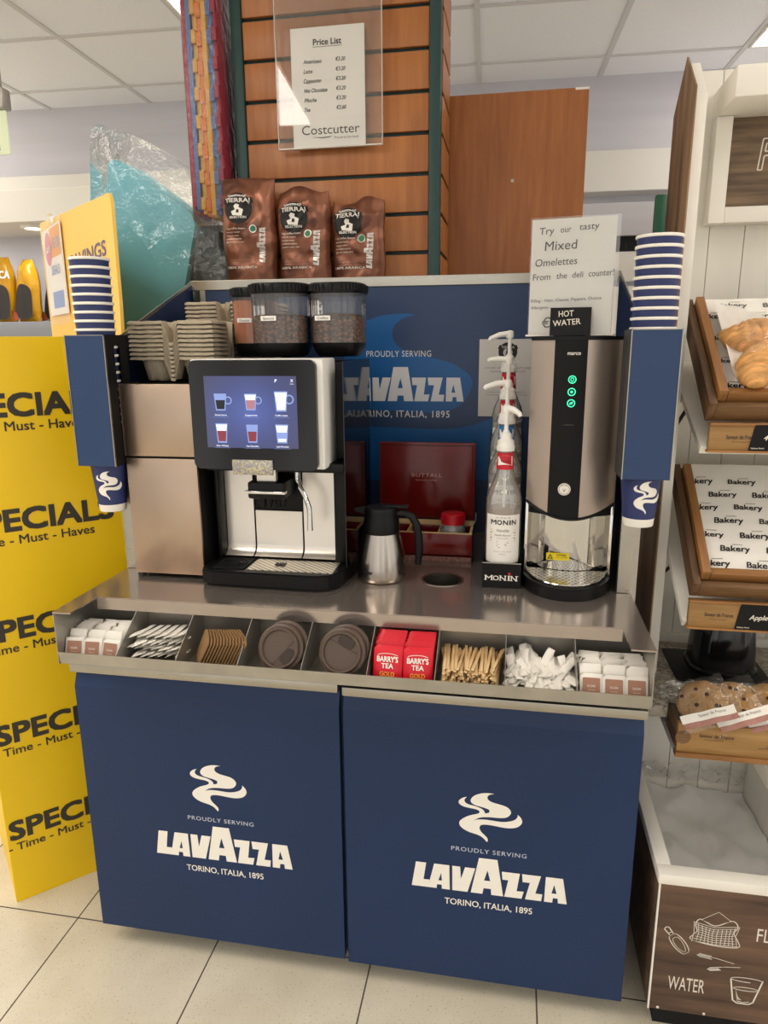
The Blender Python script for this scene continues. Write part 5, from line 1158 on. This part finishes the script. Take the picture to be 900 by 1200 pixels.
# ---------------------------------------------------------------- far left: shelf with snacks, exit sign, downlight
def far_left():
    struct('trim_2', MB().box(-3.4, -.6, 2.2, 2.72, 2.03, 2.185, bev=.004), M['wall_white'])
    t = T('wall_shelf', 'grey shop shelf with snack bags under the white soffit at far left', 'shelf', (-2., 2.5, 0))
    t.add('shelf_board', MB().box(-2.75, -1.12, 2.32, 2.7, 1.50, 1.535, bev=.003), M['bin_steel'])
    t.add('price_rail', MB().box(-2.75, -1.12, 2.305, 2.32, 1.44, 1.54, bev=.002), P('rail_grey', '#8f9296', .4))
    t.add('back_panel', MB().box(-2.75, -1.12, 2.70, 2.72, 0, 1.93), M['white_paint'], None)
    t.add('top_rail', MB().box(-2.75, -1.12, 2.68, 2.70, 1.93, 1.99, bev=.002), P('rail_dark', '#6d6a70', .4))
    for z in (.08, .55, 1.02): t.add('shelf_board', MB().box(-2.75, -1.12, 2.32, 2.7, z, z+.03, bev=.003), M['bin_steel'])
    for i, (x, y, mt, lab, h) in enumerate(((-1.905, 2.42, 'snack_yellow', 'yellow snack bag with dark window at the left edge of the photo', .36), (-1.765, 2.43, 'snack_yellow', 'yellow snack bag with dark window, right of the other yellow bag', .345), (-1.655, 2.53, 'snack_red', 'dark red snack bag at the right end of the far shelf', .38))):
        q = T('snack_bag', lab, 'snack bag', (x, y, 1.536), (math.radians(-5), 0, math.radians((3, -3, -8)[i])), 'snack bags on the far shelf', local=True)
        b = MB(); bw = lambda v: .137*(1 if v < .55 else 1-.55*((v-.55)/.45)**1.6)
        for s in (-1, 1): b.grid(14, 20, lambda u, v, s=s: ((u-.5)*bw(v)+.004*mnoise.noise((u*4, v*6, i)), s*.05*(1-(2*u-1)**4)*max(0, 1-(2*v-1)**6)+.006*mnoise.noise((u*8, v*8, i+s)), v*h))
        bg = q.add('bag', b, M[mt], 60); l = MB(); fn = lambda p: (p[0], -.056-p[2]+abs(p[0])*.14, p[1])
        shape_sub(l, [smooth_closed([(-.05, .03), (.04, .02), (.055, .1), (.045, .18), (0, .205), (-.03, .19), (-.05, .12)], 4)], None, fn=fn, step=.02)
        if i == 0: text(l, 'NCA', None, .02, h*.66, w=.09, h=.04, bold=.04, fn=fn, mi=1, lift=.002)
        shape_sub(l, [[(-.082, .008), (-.03, .012), (-.05, .05), (-.082, .07)]], None, fn=fn, step=.02, mi=2, lift=.001)
        if i == 2: shape_sub(l, [[(.0, .2), (.05, .17), (.052, .18), (.0, .212)]], None, fn=fn, step=.02, mi=1, lift=.001)
        q.add('lettering', l, [M['snack_black'], M['paper'], P('snack_orange', '#a4512a', .4)], None, parent=bg)
    t = T('exit_sign', 'hanging green and pale exit sign at the left edge', 'exit sign', (-1.12, 1.5, 2.15))
    b = MB().box(-1.32, -1.09, 1.495, 1.505, 2.16, 2.32, bev=.002); pl = t.add('sign_plate', b, M['exit_pale'])
    l = MB(); m = front(-1.2, 1.495, 0)
    shape(l, [[(-.12, 2.175), (.07, 2.175), (.07, 2.305), (-.12, 2.305)]], m); shape(l, [[(.02, 2.2), (.035, 2.2), (.035, 2.28), (.02, 2.28)], ], m, lift=.001, mi=1); shape(l, [[(-.1, 2.24), (-.06, 2.27), (-.06, 2.25), (0, 2.25), (0, 2.23), (-.06, 2.23), (-.06, 2.21)]], m, lift=.001, mi=1)
    t.add('lettering', l, [M['exit_green'], M['paper']], None, parent=pl)
    t.add('light_box', MB().box(-1.33, -1.08, 1.47, 1.53, 2.322, 2.40, bev=.008), M['bin_steel'])
    t.add('drop_rod', MB().box(-1.12, -1.10, 1.49, 1.51, 2.40, CEIL_Z-.006), M['bin_steel'], None)
    t = T('downlight', 'round bright downlight under the soffit above the snacks', 'downlight', (-1.605, 2.33, 2.02))
    t.add('rim', MB().lathe([(.05, 0), (.07, 0), (.07, .014), (.05, .014)], 28, mat=Matrix.Translation((-1.605, 2.33, 2.015))), M['white_paint'])
    t.add('lens', MB().lathe([(0, .004), (.05, .004), (.05, .014), (0, .014)], 28, mat=Matrix.Translation((-1.605, 2.33, 2.015))), M['glow'])
    for x in (-2.2, -1.605, -1.1):
        li = bpy.data.lights.new('downlight_lamp', 'AREA'); li.shape = 'DISK'; li.size = .09; li.energy = 1.6; li.color = (1, .97, .95); o = bpy.data.objects.new('downlight_lamp', li); COL.objects.link(o); o.location = (x, 2.33, 2.012)
far_left()
# ================================================================ BAKERY STALL AT THE RIGHT
def stall():
    X0 = 1.243
    t = T('bakery_stall', 'white planked bakery stall with gabled side post and mottled counter', 'bakery stall', (1.6, .35, 0))
    b = MB(); yb = .47
    x = 1.27
    while x < 2.3: b.box(x, x+.0715, yb, yb+.014, .0, 1.96, bev=.0015); x += .0725
    t.add('back_wall', b, M['white_plank'], None)
    yz = [(.272, .681), (.272, 1.858), (.36, 1.94), (.452, 1.858), (.452, .681)]
    for nm, xa, xb, mt, lab in (('side_post', 1.2475, 1.2695, M['white_paint'], None), ('side_cladding', 1.2445, 1.2475, M['rustic_post'], 'brown wood cladding on the outer side of the post')):
        b = MB(); n = 5; yy = yz if nm == 'side_post' else [(y-.012 if y < .3 else y, z+(.012 if z > 1 else 0)) for y, z in yz]
        b.add([(x, y, z) for x in (xa, xb) for y, z in yy], [tuple(range(n)), tuple(range(n, 2*n))[::-1]]+[(i, n+i, n+(i+1) % n, (i+1) % n) for i in range(n)])
        t.add(nm, b, mt, None, label=lab)
    t.add('counter_top', MB().box(1.2235, 2.3, .115, .455, .655, .68, bev=.002), M['laminate'])
    t.add('counter_upstand', MB().box(1.275, 2.3, .452, .469, .68, .70, bev=.001), M['white_paint'])
    b = MB(); x = 1.275
    while x < 2.25: b.box(x, x+.0715, .40, .412, .0, .655, bev=.0015); x += .0725
    t.add('lower_wall', b, M['white_plank'], None)
    # sloping shelf boards with brackets
    for y0, z0, y1, z1 in ((.10, 1.206, .415, 1.352), (.108, .862, .43, 1.035)):
        n = Vector((0, -(z1-z0), y1-y0)).normalized()*.014
        b = MB(); vs = [(x, y, z) for x in (1.272, 2.2) for y, z in ((y0, z0), (y1, z1), (y1+n.y, z1+n.z), (y0+n.y, z0+n.z))]
        b.add(vs, [(0, 1, 2, 3), (7, 6, 5, 4)]+[(i, 4+i, 4+(i+1) % 4, (i+1) % 4) for i in range(4)]); t.add('sloping_shelf', b, M['white_paint'], None)
        t.add('shelf_bracket', MB().tube([(1.29, .465, z0+.02), (1.29, .36, z0+.09)], .006, 8).tube([(1.29, .46, z0-.02), (1.29, .30, z0+.065)], .004, 8), M['black_matt'])
    t.add('cookie_ledge', MB().box(1.268, 2.2, .05, .40, .612, .6255), M['white_paint'], None)
    t.add('green_rear_frame', MB().box(1.297, 1.33, .9, .92, 1.35, 1.80, bev=.005), M['green'], label='dark green frame edge behind the post')
    # header sign
    hz0, hz1, hx0 = 1.652, 1.915, 1.326
    b = MB(); yf = .425
    b.box(hx0, hx0+.032, yf, .469, hz0, hz1-.0555, bev=.002).box(hx0+.032, 2.2, yf, .47, hz0, hz0+.032, bev=.002)
    b.box(hx0, 2.2, .305, .4695, hz1-.055, hz1, bev=.002)
    h = t.add('header_frame', b, M['white_paint'])
    t.add('header_board', MB().box(hx0+.03, 2.2, .445, .468, hz0+.03, hz1-.05), M['rustic'], None, parent=h, label='brown rustic board inside the white frame')
    l = MB(); m = front(0, .445, 0)
    def outl(po, w=.0028):
        po = [(fx+(a-fx)*.6, fz+(c-fz)*.6) for a, c in po]
        for i in range(len(po)):
            (xa, ya), (xb, yb_) = po[i], po[(i+1) % len(po)]; d = Vector((xb-xa, yb_-ya)); d.normalize(); nx, ny = -d.y*w/2, d.x*w/2
            shape(l, [[(xa+nx, ya+ny), (xb+nx, yb_+ny), (xb-nx, yb_-ny), (xa-nx, ya-ny)]], m, lift=.001)
    fx, fz = 1.419, 1.757
    outl([(fx, fz), (fx+.014, fz), (fx+.018, fz+.045), (fx+.036, fz+.047), (fx+.037, fz+.061), (fx+.019, fz+.059), (fx+.022, fz+.085), (fx+.05, fz+.087), (fx+.05, fz+.102), (fx+.01, fz+.10)])
    text(l, 'RESH', m, fx+.045, fz, h=.058, align='l'); t.add('lettering', l, M['chalk'], None, parent=h)
stall()
def trays():
    def tray(loc, ang, L, lab, name_text, tag_text, has_croissants, bx, bz0, bz1, by):
        t = T('display_tray', lab, 'wooden tray', loc, (ang, 0, 0), local=True)   # local: x right, y up the slope, z off the slope
        Wd = .62
        for xx in (0, Wd-.014): t.add('side_board', MB().box(xx, xx+.014, 0, L, 0, .042, bev=.0015), M['tray_wood_y'])
        t.add('cross_board', MB().box(.014, Wd-.014, 0, .014, 0, .034, bev=.0015).box(.014, Wd-.014, L-.014, L, 0, .03, bev=.0015), M['tray_wood'])
        t.add('base_board', MB().box(.012, Wd-.012, .014, L-.014, .004, .01), M['tray_wood'], None)
        f = MB().box(.016, .032, .018, L-.012, .02, .056, bev=.0015)
        t.add('inner_side', f, M['tray_light_y'])
        t.add('inner_rail', MB().box(.0325, Wd-.03, .018, .034, .02, .05, bev=.0015), M['tray_light'])
        # patterned liner paper is a thing of its own
        q = T('liner_paper', 'white printed bakery paper lining the %s tray' % lab.split()[0], 'paper liner', loc, (ang, 0, 0), local=True)
        b = MB(); b.grid(18, 22, lambda u, v: (.0325+u*.52, .035+v*(L-.03), .038+.004*mnoise.noise((u*6, v*6, L))+.0015*mnoise.noise((u*20, v*20, L))))
        s = q.add('sheet', b, M['paper'], 60); l = MB()
        for r in range(9):
            for c in range(5):
                y = .046+r*.036; x = .036+.085*c+(.042 if r % 2 else .0)-.02
                if y > L-.025: continue
                for k, (tx, dx) in enumerate((('Bakery', 0),)):
                    tmp = MB(); text(tmp, tx, None, x+.03, y, w=.056, h=.0145, bold=.025, shear=.15, lift=0); text(tmp, '-', None, x+.036, y+.0155, w=.02, h=.006, bold=.02, lift=0)
                    vv = [(a, b_, .0392+.004*mnoise.noise(((a-.0325)/.52*6, (b_-.035)/(L-.03)*6, L))+.0015*mnoise.noise(((a-.0325)/.52*20, (b_-.035)/(L-.03)*20, L))) for a, b_, c_ in tmp.v]
                    ok = all(a > .034 for a, _, _ in vv)
                    if ok: l.add(vv, tmp.f)
                    else:
                        fs = [f for f in tmp.f if all(vv[i][0] > .034 for i in f)]; l.add(vv, fs)
        q.add('lettering', l, M['black_ink'], None, parent=s, label='repeated black script on the paper')
        # front board with maker line, price ticket
        t2 = T('front_board', 'pale wooden name board in front of the %s tray' % lab.split()[0], 'name board', (bx, by, bz0), local=False)
        bd = t2.add('board', MB().box(bx, bx+.62, by, by+.012, bz0, bz1, bev=.001), M['board_light'], 30); bt = MB().box(bx-.002, bx+.622, by-.004, by+.012, bz0-.004, bz0, bev=.001).box(bx, bx+.62, by-.002, by+.014, bz1, bz1+.006, bev=.001)
        t2.add('rail', bt, M['tray_light'], 30)
        l = MB(); m = front(bx, by, 0); hh = bz1-bz0
        text(l, 'Saveur de France', m, .055, bz0+hh*.48, w=.052, h=.008, bold=.015); text(l, 'BOULANGERIE', m, .055, bz0+hh*.33, w=.03, h=.003)
        t2.add('lettering', l, M['rustic_dark'], None, parent=bd, label='small burnt-in lettering')
        tx = bx+.085 if not has_croissants else bx+.068
        t3 = T('price_ticket', 'black price ticket with white script on the %s name board' % lab.split()[0], 'price ticket', (tx, by, bz0), local=False)
        po = [(tx, bz0+.001), (tx+.12, bz0+.001), (tx+.12, bz1+.003), (tx+.008, bz1+.003)]
        b = MB(); b.prism(po, .0005, .0025, mat=front(0, by, 0)); tk = t3.add('ticket', b, M['black'], None)
        l = MB(); mm = front(0, by-.0025, 0); text(l, tag_text, mm, tx+.024, bz0+hh*.45, h=.010, align='l', shear=.3, bold=.02); text(l, 'bakery fresh', mm, tx+.004, bz0+.004, w=.022, h=.003, align='l', bold=.01)
        t3.add('lettering', l, M['chalk'], None, parent=tk)
        return t
    a1 = math.atan2(.213, .288); tray((1.276, .100, 1.266), a1, .325, 'upper tilted wooden bakery tray with pastries', '', '4 Croissants', True, 1.283, 1.214, 1.258, .086)
    a2 = math.atan2(.20, .27); tray((1.279, .100, .927), a2, .315, 'middle tilted wooden bakery tray without pastries', '', 'Apple Lattice', False, 1.28, .866, .915, .094)
    R = Matrix.Translation((1.276, .100, 1.266)) @ Matrix.Rotation(a1, 4, 'X')
    # pastries in clear bags
    def croissant(loc, rz, sc, lab, bend=1.0, bag=True):
        w = R @ Vector(loc)
        t = T('croissant', lab, 'croissant', w, (a1, 0, 0), 'pastries in the upper tray', local=True)
        b = MB(); N = 40
        rings = []
        for i in range(N+1):
            s = i/N*2-1; ph = s*1.0*bend; cx, cy = .07*math.sin(ph)/bend, .07*(1-math.cos(ph))/bend
            seg = abs((s*3.6) % 1-.5)*2; r = (.036*(1-abs(s)**2.4)+.007)*(1-.16*seg**3)
            rings.append((cx, cy, r, ph))
        vs = []; K = 16
        for cx, cy, r, ph in rings:
            for k in range(K):
                a = 2*PI*k/K; q = r*math.cos(a); vs.append(((cx-q*math.sin(ph))*sc, (cy+q*math.cos(ph))*sc, (max(-.02, r*math.sin(a)*.85)+.02)*sc))
        b.add(vs, [(i*K+k, i*K+(k+1) % K, (i+1)*K+(k+1) % K, (i+1)*K+k) for i in range(N) for k in range(K)]+[tuple(range(K)), tuple(N*K+k for k in range(K))])
        b.v = [tuple(Matrix.Rotation(rz, 4, 'Z') @ Vector(p)) for p in b.v]
        t.add('pastry', b, M['croissant'], 60)
    croissant((.105, .082, .046), math.radians(215), 1.05, 'golden croissant lying lower in the clear bag in the upper tray')
    croissant((.098, .163, .046), math.radians(15), .9, 'golden croissant lying higher in the clear bag in the upper tray')
    croissant((.205, .14, .046), math.radians(80), 1.1, 'darker pastry at the right edge of the photo in the upper tray')
    q = T('pastry_bag', 'clear plastic bag with white paper around the croissants in the upper tray', 'bag', R @ Vector((.047, .050, .040)), (a1, 0, 0), local=True)
    b = MB(); b.grid(22, 24, lambda u, v: (-.002+.135*u, .0+.205*v, .062*(1-(2*u-1)**4)*(1-(2*v-1)**6)+.010+.008*mnoise.noise((u*7, v*7, 3)))); q.add('clear_film', b, M['clear_thin'], 60)
    b = MB(); b.grid(14, 16, lambda u, v: (-.004+.15*u-.035*(1-v)*0, .0+.24*v-.05*u, .006+.010*mnoise.noise((u*5, v*5, 8))+.02*(1-u)**3)); q.add('paper_back', b, P('bag_paper', '#e4dfd6', .6), 60)
    # cookies on the low tray
    t = T('cookie_tray', 'low pale wooden tray of wrapped cookies in front of the mottled counter', 'wooden tray', (1.5, .06, .6255))
    x0 = 1.263
    bd = t.add('front_board', MB().box(x0, x0+.62, .02, .032, .637, .697, bev=.001), M['board_light']); t.add('rail', MB().box(x0-.002, x0+.622, .016, .034, .6262, .6365, bev=.001), M['tray_light'])
    t.add('base_board', MB().box(x0, x0+.62, .032, .112, .640, .65), M['tray_wood'], None); t.add('end_board', MB().box(x0, x0+.01, .032, .112, .65, .69), M['tray_wood_y'], None)
    t.add('back_board', MB().box(x0, x0+.62, .106, .113, .65, .69), M['tray_wood'], None)
    l = MB(); m = front(x0, .02, 0); shape(l, [circ(.014, 20, .010, .668)], m, mi=1); text(l, 'Saveur de France', m, .07, .671, w=.062, h=.008, bold=.015); text(l, 'BOULANGERIE', m, .066, .6655, w=.034, h=.003)
    for k in range(7):
        x = .16+k*.016; shape(l, [[(x, .66+k*.0015), (x+.012, .668+k*.0015), (x+.016, .676+k*.0015), (x+.006, .672+k*.0015)], ], m); 
    shape(l, [[(.145, .656), (.28, .668), (.28, .6695), (.145, .6575)]], m)
    t.add('lettering', l, [M['rustic_dark'], M['tray_wood']], None, parent=bd)
    for i, (x, rz, lab) in enumerate(((1.312, .06, 'wrapped chocolate chip cookie at the left end of the low tray'), (1.372, .30, 'wrapped chocolate chip cookie in the middle of the low tray, partly covered'), (1.434, -.02, 'wrapped chocolate chip cookie at the right edge of the low tray'))):
        q = T('wrapped_cookie', lab, 'cookie', (x, .060+.004*i, .722), (math.radians(36), math.radians(-20), rz*.4), 'wrapped cookies on the low tray', local=True)
        b = MB(); prof = [(0, -.009), (.042, -.009), (.047, -.004), (.0465, .002), (.038, .008), (.02, .011), (0, .0115)]; b.lathe(prof, 36)
        b.v = [(x_+.0015*mnoise.noise((x_*60, y_*60, i)), y_, z_+.002*mnoise.noise((x_*70, y_*70, i+3))) for x_, y_, z_ in b.v]
        ck = q.add('cookie', b, M['cookie'], 50)
        random.seed(20+i)
        for k in range(7):
            a, r = random.uniform(0, 6.28), random.uniform(.008, .036); q.add('chocolate_chip', MB().lathe([(0, .004), (.003, .003), (.0045, 0), (0, -.002)], 8, mat=Matrix.Translation((r*math.cos(a), r*math.sin(a), .0112-(r/.047)**2*.006))), M['choc'], 60, parent=ck)
        b = MB(); b.grid(16, 16, lambda u, v: (-.054+.108*u, -.052+.104*v, .013*(1-(2*u-1)**6)*(1-(2*v-1)**6)-.001+.004*mnoise.noise((u*7, v*7, i)))); q.add('clear_wrapper', b, M['clear_thin'], 60)
        l = MB(); fnl = lambda p: (p[0], p[1], .0185+p[2]+.003*mnoise.noise((p[0]*40, .3, i)))
        shape_sub(l, [[(-.05, -.041), (.05, -.041), (.05, -.024), (-.05, -.024)]], None, fn=fnl, step=.012); text(l, 'Saveur de France', None, .008, -.034, w=.05, h=.006, fn=fnl, lift=.0015, mi=1)
        shape_sub(l, [[(-.048, -.052), (.05, -.052), (.05, -.0415), (-.048, -.0415)]], None, fn=fnl, step=.012, mi=2)
        q.add('wrapper_label', l, [M['paper'], M['grey_ink'], M['pink_card']], None, label='white paper strip with small print')
    # black cake dome on its tray
    t = T('cake_dome', 'black plastic cake dome on a square black tray on the mottled counter', 'cake dome', (1.405, .31, .6803))
    t.add('tray', MB().box(1.305, 1.505, .235, .40, .6803, .687, bev=.003), M['black'])
    b = MB(); ring = lambda hx, hy, r, z: [(1.414+x_, .318+y_, z) for x_, y_ in rrect(-hx, hx, -hy, hy, r, 6)]
    lv = [ring(.072, .066, .045, .6872), ring(.072, .066, .045, .696), ring(.067, .061, .042, .70), ring(.066, .06, .042, .735), ring(.062, .056, .04, .785), ring(.056, .05, .038, .81), ring(.04, .036, .03, .82)]
    n = len(lv[0]); vs = sum(lv, []); b.add(vs, [(j*n+i, j*n+(i+1) % n, (j+1)*n+(i+1) % n, (j+1)*n+i) for j in range(len(lv)-1) for i in range(n)]+[tuple((len(lv)-1)*n+i for i in range(n))])
    t.add('dome', b, M['black_gloss'] if False else P('dome_black', '#0e0f10', .12, spec=.6), 40)
trays()
def flour_bin():
    t = T('bakery_bin', 'low rustic wooden bin with white rim and chalk style flour and water pictures', 'bin', (1.4, .24, 0))
    x0, y0, z0, z1 = 1.246, -.02, .066, .392
    fp = t.add('front_panel', MB().box(x0+.003, 2.1, y0, y0+.015, z0, z1-.022), M['rustic_dark'], None)
    t.add('side_panel', MB().box(x0, x0+.014, y0+.004, .395, z0, z1-.022), M['rustic_dark'], None)
    t.add('corner_strip', MB().box(x0, x0+.003, y0-.002, y0+.004, z0, z1-.022), M['white_paint'], None)
    t.add('rim', MB().box(x0-.003, 2.1, y0-.004, y0+.028, z1-.022, z1, bev=.002).box(x0-.003, x0+.026, y0+.028, .395, z1-.022, z1, bev=.002), M['white_paint'])
    t.add('partition', MB().box(1.525, 1.55, y0+.03, .395, z0, z1+.03, bev=.002), M['white_paint'])
    t.add('bin_floor', MB().box(x0+.014, 2.1, y0+.015, .395, z0, z0+.012), M['rustic_dark'], None)
    t.add('plinth', MB().box(x0+.02, 2.1, y0+.03, .39, 0, z0), M['dark_gap'], None)
    for x in (x0+.02, x0+.11): t.add('screw_head', MB().lathe([(0, .001), (.0025, .001), (.003, 0)], 10, mat=front(x, y0, z0+.004)), M['bright_steel'])
    l = MB(); m = front(0, y0, 0)
    def line(pts, w=.0022, closed=False, mi=0):
        n = len(pts)
        for i in range(n if closed else n-1):
            (xa, ya), (xb, yb) = pts[i], pts[(i+1) % n]; d = Vector((xb-xa, yb-ya))
            if d.length < 1e-6: continue
            d.normalize(); nx, ny = -d.y*w/2, d.x*w/2; ex, ey = d.x*w*.3, d.y*w*.3
            l.add([tuple(m @ Vector(p)) for p in ((xa+nx-ex, ya+ny-ey, .0008), (xb+nx+ex, yb+ny+ey, .0008), (xb-nx+ex, yb-ny+ey, .0008), (xa-nx-ex, ya-ny-ey, .0008))], [(0, 1, 2, 3)], mi)
    # px -> panel: measured on the photo, given here in metres
    text(l, 'WATER', m, 1.281, .121, w=.070, h=.034, align='l', bold=.0); text(l, 'FLOUR', m, 1.435, .262, w=.085, h=.032, align='l')
    t.add('lettering', l, [M['chalk'], M['rustic_dark']], None, parent=fp, label='white chalk style lettering'); l = MB()
    # tumbler
    g = (1.402, .110); line([(g[0]-.004, g[1]+.056), (g[0]+.004, g[1]+.006), (g[0]+.012, g[1]), (g[0]+.034, g[1]), (g[0]+.042, g[1]+.006), (g[0]+.055, g[1]+.06)], .003); line([(g[0]+.0255+.0295*math.cos(a), g[1]+.058+.005*math.sin(a)) for a in [2*PI*i/28 for i in range(23)]], .002)
    line([(g[0]+.0255+.023*math.cos(a), g[1]+.036+.004*math.sin(a)) for a in [2*PI*i/26 for i in range(27)]], .002); line([(g[0]+.012, g[1]+.005), (g[0]+.022, g[1]+.003), (g[0]+.034, g[1]+.006)], .0015)
    for k in range(5): line([(g[0]+.008+k*.001, g[1]+.03-k*.004), (g[0]+.012+k*.002, g[1]+.008)], .001)
    t.add('glass_picture', l, [M['chalk'], M['rustic_dark']], None, parent=fp, label='chalk style drawing of a tumbler'); l = MB()
    # flour sack with mesh
    s = (1.357, .240)
    body = smooth_closed([(s[0]-.042, s[1]+.008), (s[0]-.038, s[1]+.02), (s[0]-.032, s[1]+.03), (s[0]-.036, s[1]+.044), (s[0]-.028, s[1]+.058), (s[0]-.0, s[1]+.046), (s[0]+.03, s[1]+.062), (s[0]+.042, s[1]+.05), (s[0]+.036, s[1]+.034), (s[0]+.044, s[1]+.018), (s[0]+.046, s[1]+.002), (s[0], s[1]+.0)], 4)
    line(body, .0022, True)
    for k in range(12):
        u = k/11; xa = s[0]-.04+.084*u; line([(xa, s[1]+.003), (xa*.94+s[0]*.06+.002*math.sin(k), s[1]+.026), (xa+.001, s[1]+.05-.012*math.sin(PI*u))], .0013)
    for k in range(9):
        v = k/8; line([(s[0]-.04+.008*math.sin(v*PI), s[1]+.006+.044*v), (s[0], s[1]+.002+.04*v), (s[0]+.042-.006*math.sin(v*PI), s[1]+.004+.046*v)], .0013)
    l.add([tuple(m @ Vector(p)) for p in ((s[0]-.024, s[1]+.056, .001), (s[0], s[1]+.048, .001), (s[0]+.026, s[1]+.06, .001), (s[0]+.005, s[1]+.078, .001))], [(0, 1, 2, 3)], 1)
    line([(s[0]-.026, s[1]+.057), (s[0]+.004, s[1]+.079), (s[0]+.028, s[1]+.061)], .001)
    t.add('sack_picture', l, [M['chalk'], M['rustic_dark']], None, parent=fp, label='chalk style drawing of a flour sack'); l = MB()
    # scoop
    c = (1.289, .240); R2 = Matrix.Rotation(math.radians(-52), 2)
    def rot(p): q = R2 @ Vector(p); return (c[0]+q.x, c[1]+q.y)
    line([rot(p) for p in smooth_closed([(-.012, -.009), (.01, -.012), (.03, -.008), (.034, 0), (.03, .008), (.01, .012), (-.012, .009), (-.016, 0)], 4)], .0024, True)
    line([rot(p) for p in smooth_closed([(-.006, -.005), (.012, -.008), (.027, -.004), (.028, .002), (.012, .007), (-.006, .006)], 4)], .0012, True)
    line([rot(p) for p in ((-.016, -.004), (-.034, -.005), (-.037, 0), (-.034, .005), (-.016, .004))], .0022); line([rot(p) for p in ((-.022, -.005), (-.022, .005))], .0015)
    t.add('scoop_picture', l, [M['chalk'], M['rustic_dark']], None, parent=fp, label='chalk style drawing of a scoop'); l = MB()
    # wheat ears
    for (xa, ya, xb, yb) in ((1.33, .212, 1.40, .203), (1.352, .182, 1.412, .196)):
        line([(xa, ya), ((xa+xb)/2, (ya+yb)/2+.003), (xb, yb)], .0012)
        for k in range(7): u = k*.05; px, py = xa+(xb-xa)*u, ya+(yb-ya)*u; line([(px, py), (px+.006, py+.005)], .0016); line([(px, py), (px+.007, py-.003)], .0016)
    t.add('wheat_picture', l, [M['chalk'], M['rustic_dark']], None, parent=fp, label='chalk style drawing of wheat ears')
    b = MB(); b.grid(26, 30, lambda u, v: (x0+.027+.25*u, y0+.03+.385*v, .315-.02*math.sin(u*PI)*math.sin(v*PI)+.012*mnoise.noise((u*5, v*6, 2))+.006*mnoise.noise((u*14, v*14, 5))))
    single('plastic_cover', b, M['milky_plastic'], 'cloudy clear plastic cover lying over the open bin', 'plastic cover', (1.4, .17, .3), smooth=60)
    b = MB()
    for k in range(3): b.box(x0+.03, 1.52, .03+k*.12, .14+k*.12, .10+.006, .262, bev=.02)
    single('bread_bags', b, P('bag_grey', '#c4beb2', .5, vary=(8, .15), bump=(30, .5, .01)), 'pale grey bagged goods under the plastic cover in the bin', 'bagged goods', (1.4, .17, .105), smooth=40)
    b = MB(); b.grid(40, 8, lambda u, v: (1.268+.25*u, .382-.02*v+.012*mnoise.noise((u*18, v*4, 1)), .345+.055*v+.016*mnoise.noise((u*22, v*5, 7))))
    single('plastic_film', b, M['wrap'], 'crumpled clear film bunched along the back of the bin', 'plastic film', (1.4, .38, .345), smooth=60)
    b = MB(); b.grid(40, 8, lambda u, v: (1.25+.36*u, .122+.02*v+.008*mnoise.noise((u*18, v*4, 1)), .698+.03*v+.010*mnoise.noise((u*22, v*5, 7))))
    single('plastic_film', b, M['wrap'], 'crumpled clear film behind the wrapped cookies', 'plastic film', (1.4, .13, .683), smooth=60)
flour_bin()
def behind_right():
    t = T('deli_counter', 'pale deli counter unit far behind the boiler with dark slot and white panel', 'deli counter', (1.4, 2.35, 0))
    t.add('body', MB().box(1.13, 2.4, 2.3, 2.6, 0, 1.66, bev=.003), M['wall_white'])
    t.add('white_panel', MB().box(1.13, 2.4, 2.29, 2.31, 1.68, 1.81, bev=.002), M['wall_white'])
    t.add('dark_slot', MB().box(1.13, 2.4, 2.3, 2.32, 1.815, 1.88), M['dark_gap'], None)
    t.add('canopy', MB().box(1.13, 2.4, 2.28, 2.6, 1.88, 2.02, bev=.003), M['wall_grey'])
    t.add('rear_post', MB().box(1.2, 1.25, 2.5, 2.55, 1.6, 1.9), M['wall_grey'], None)
behind_right()
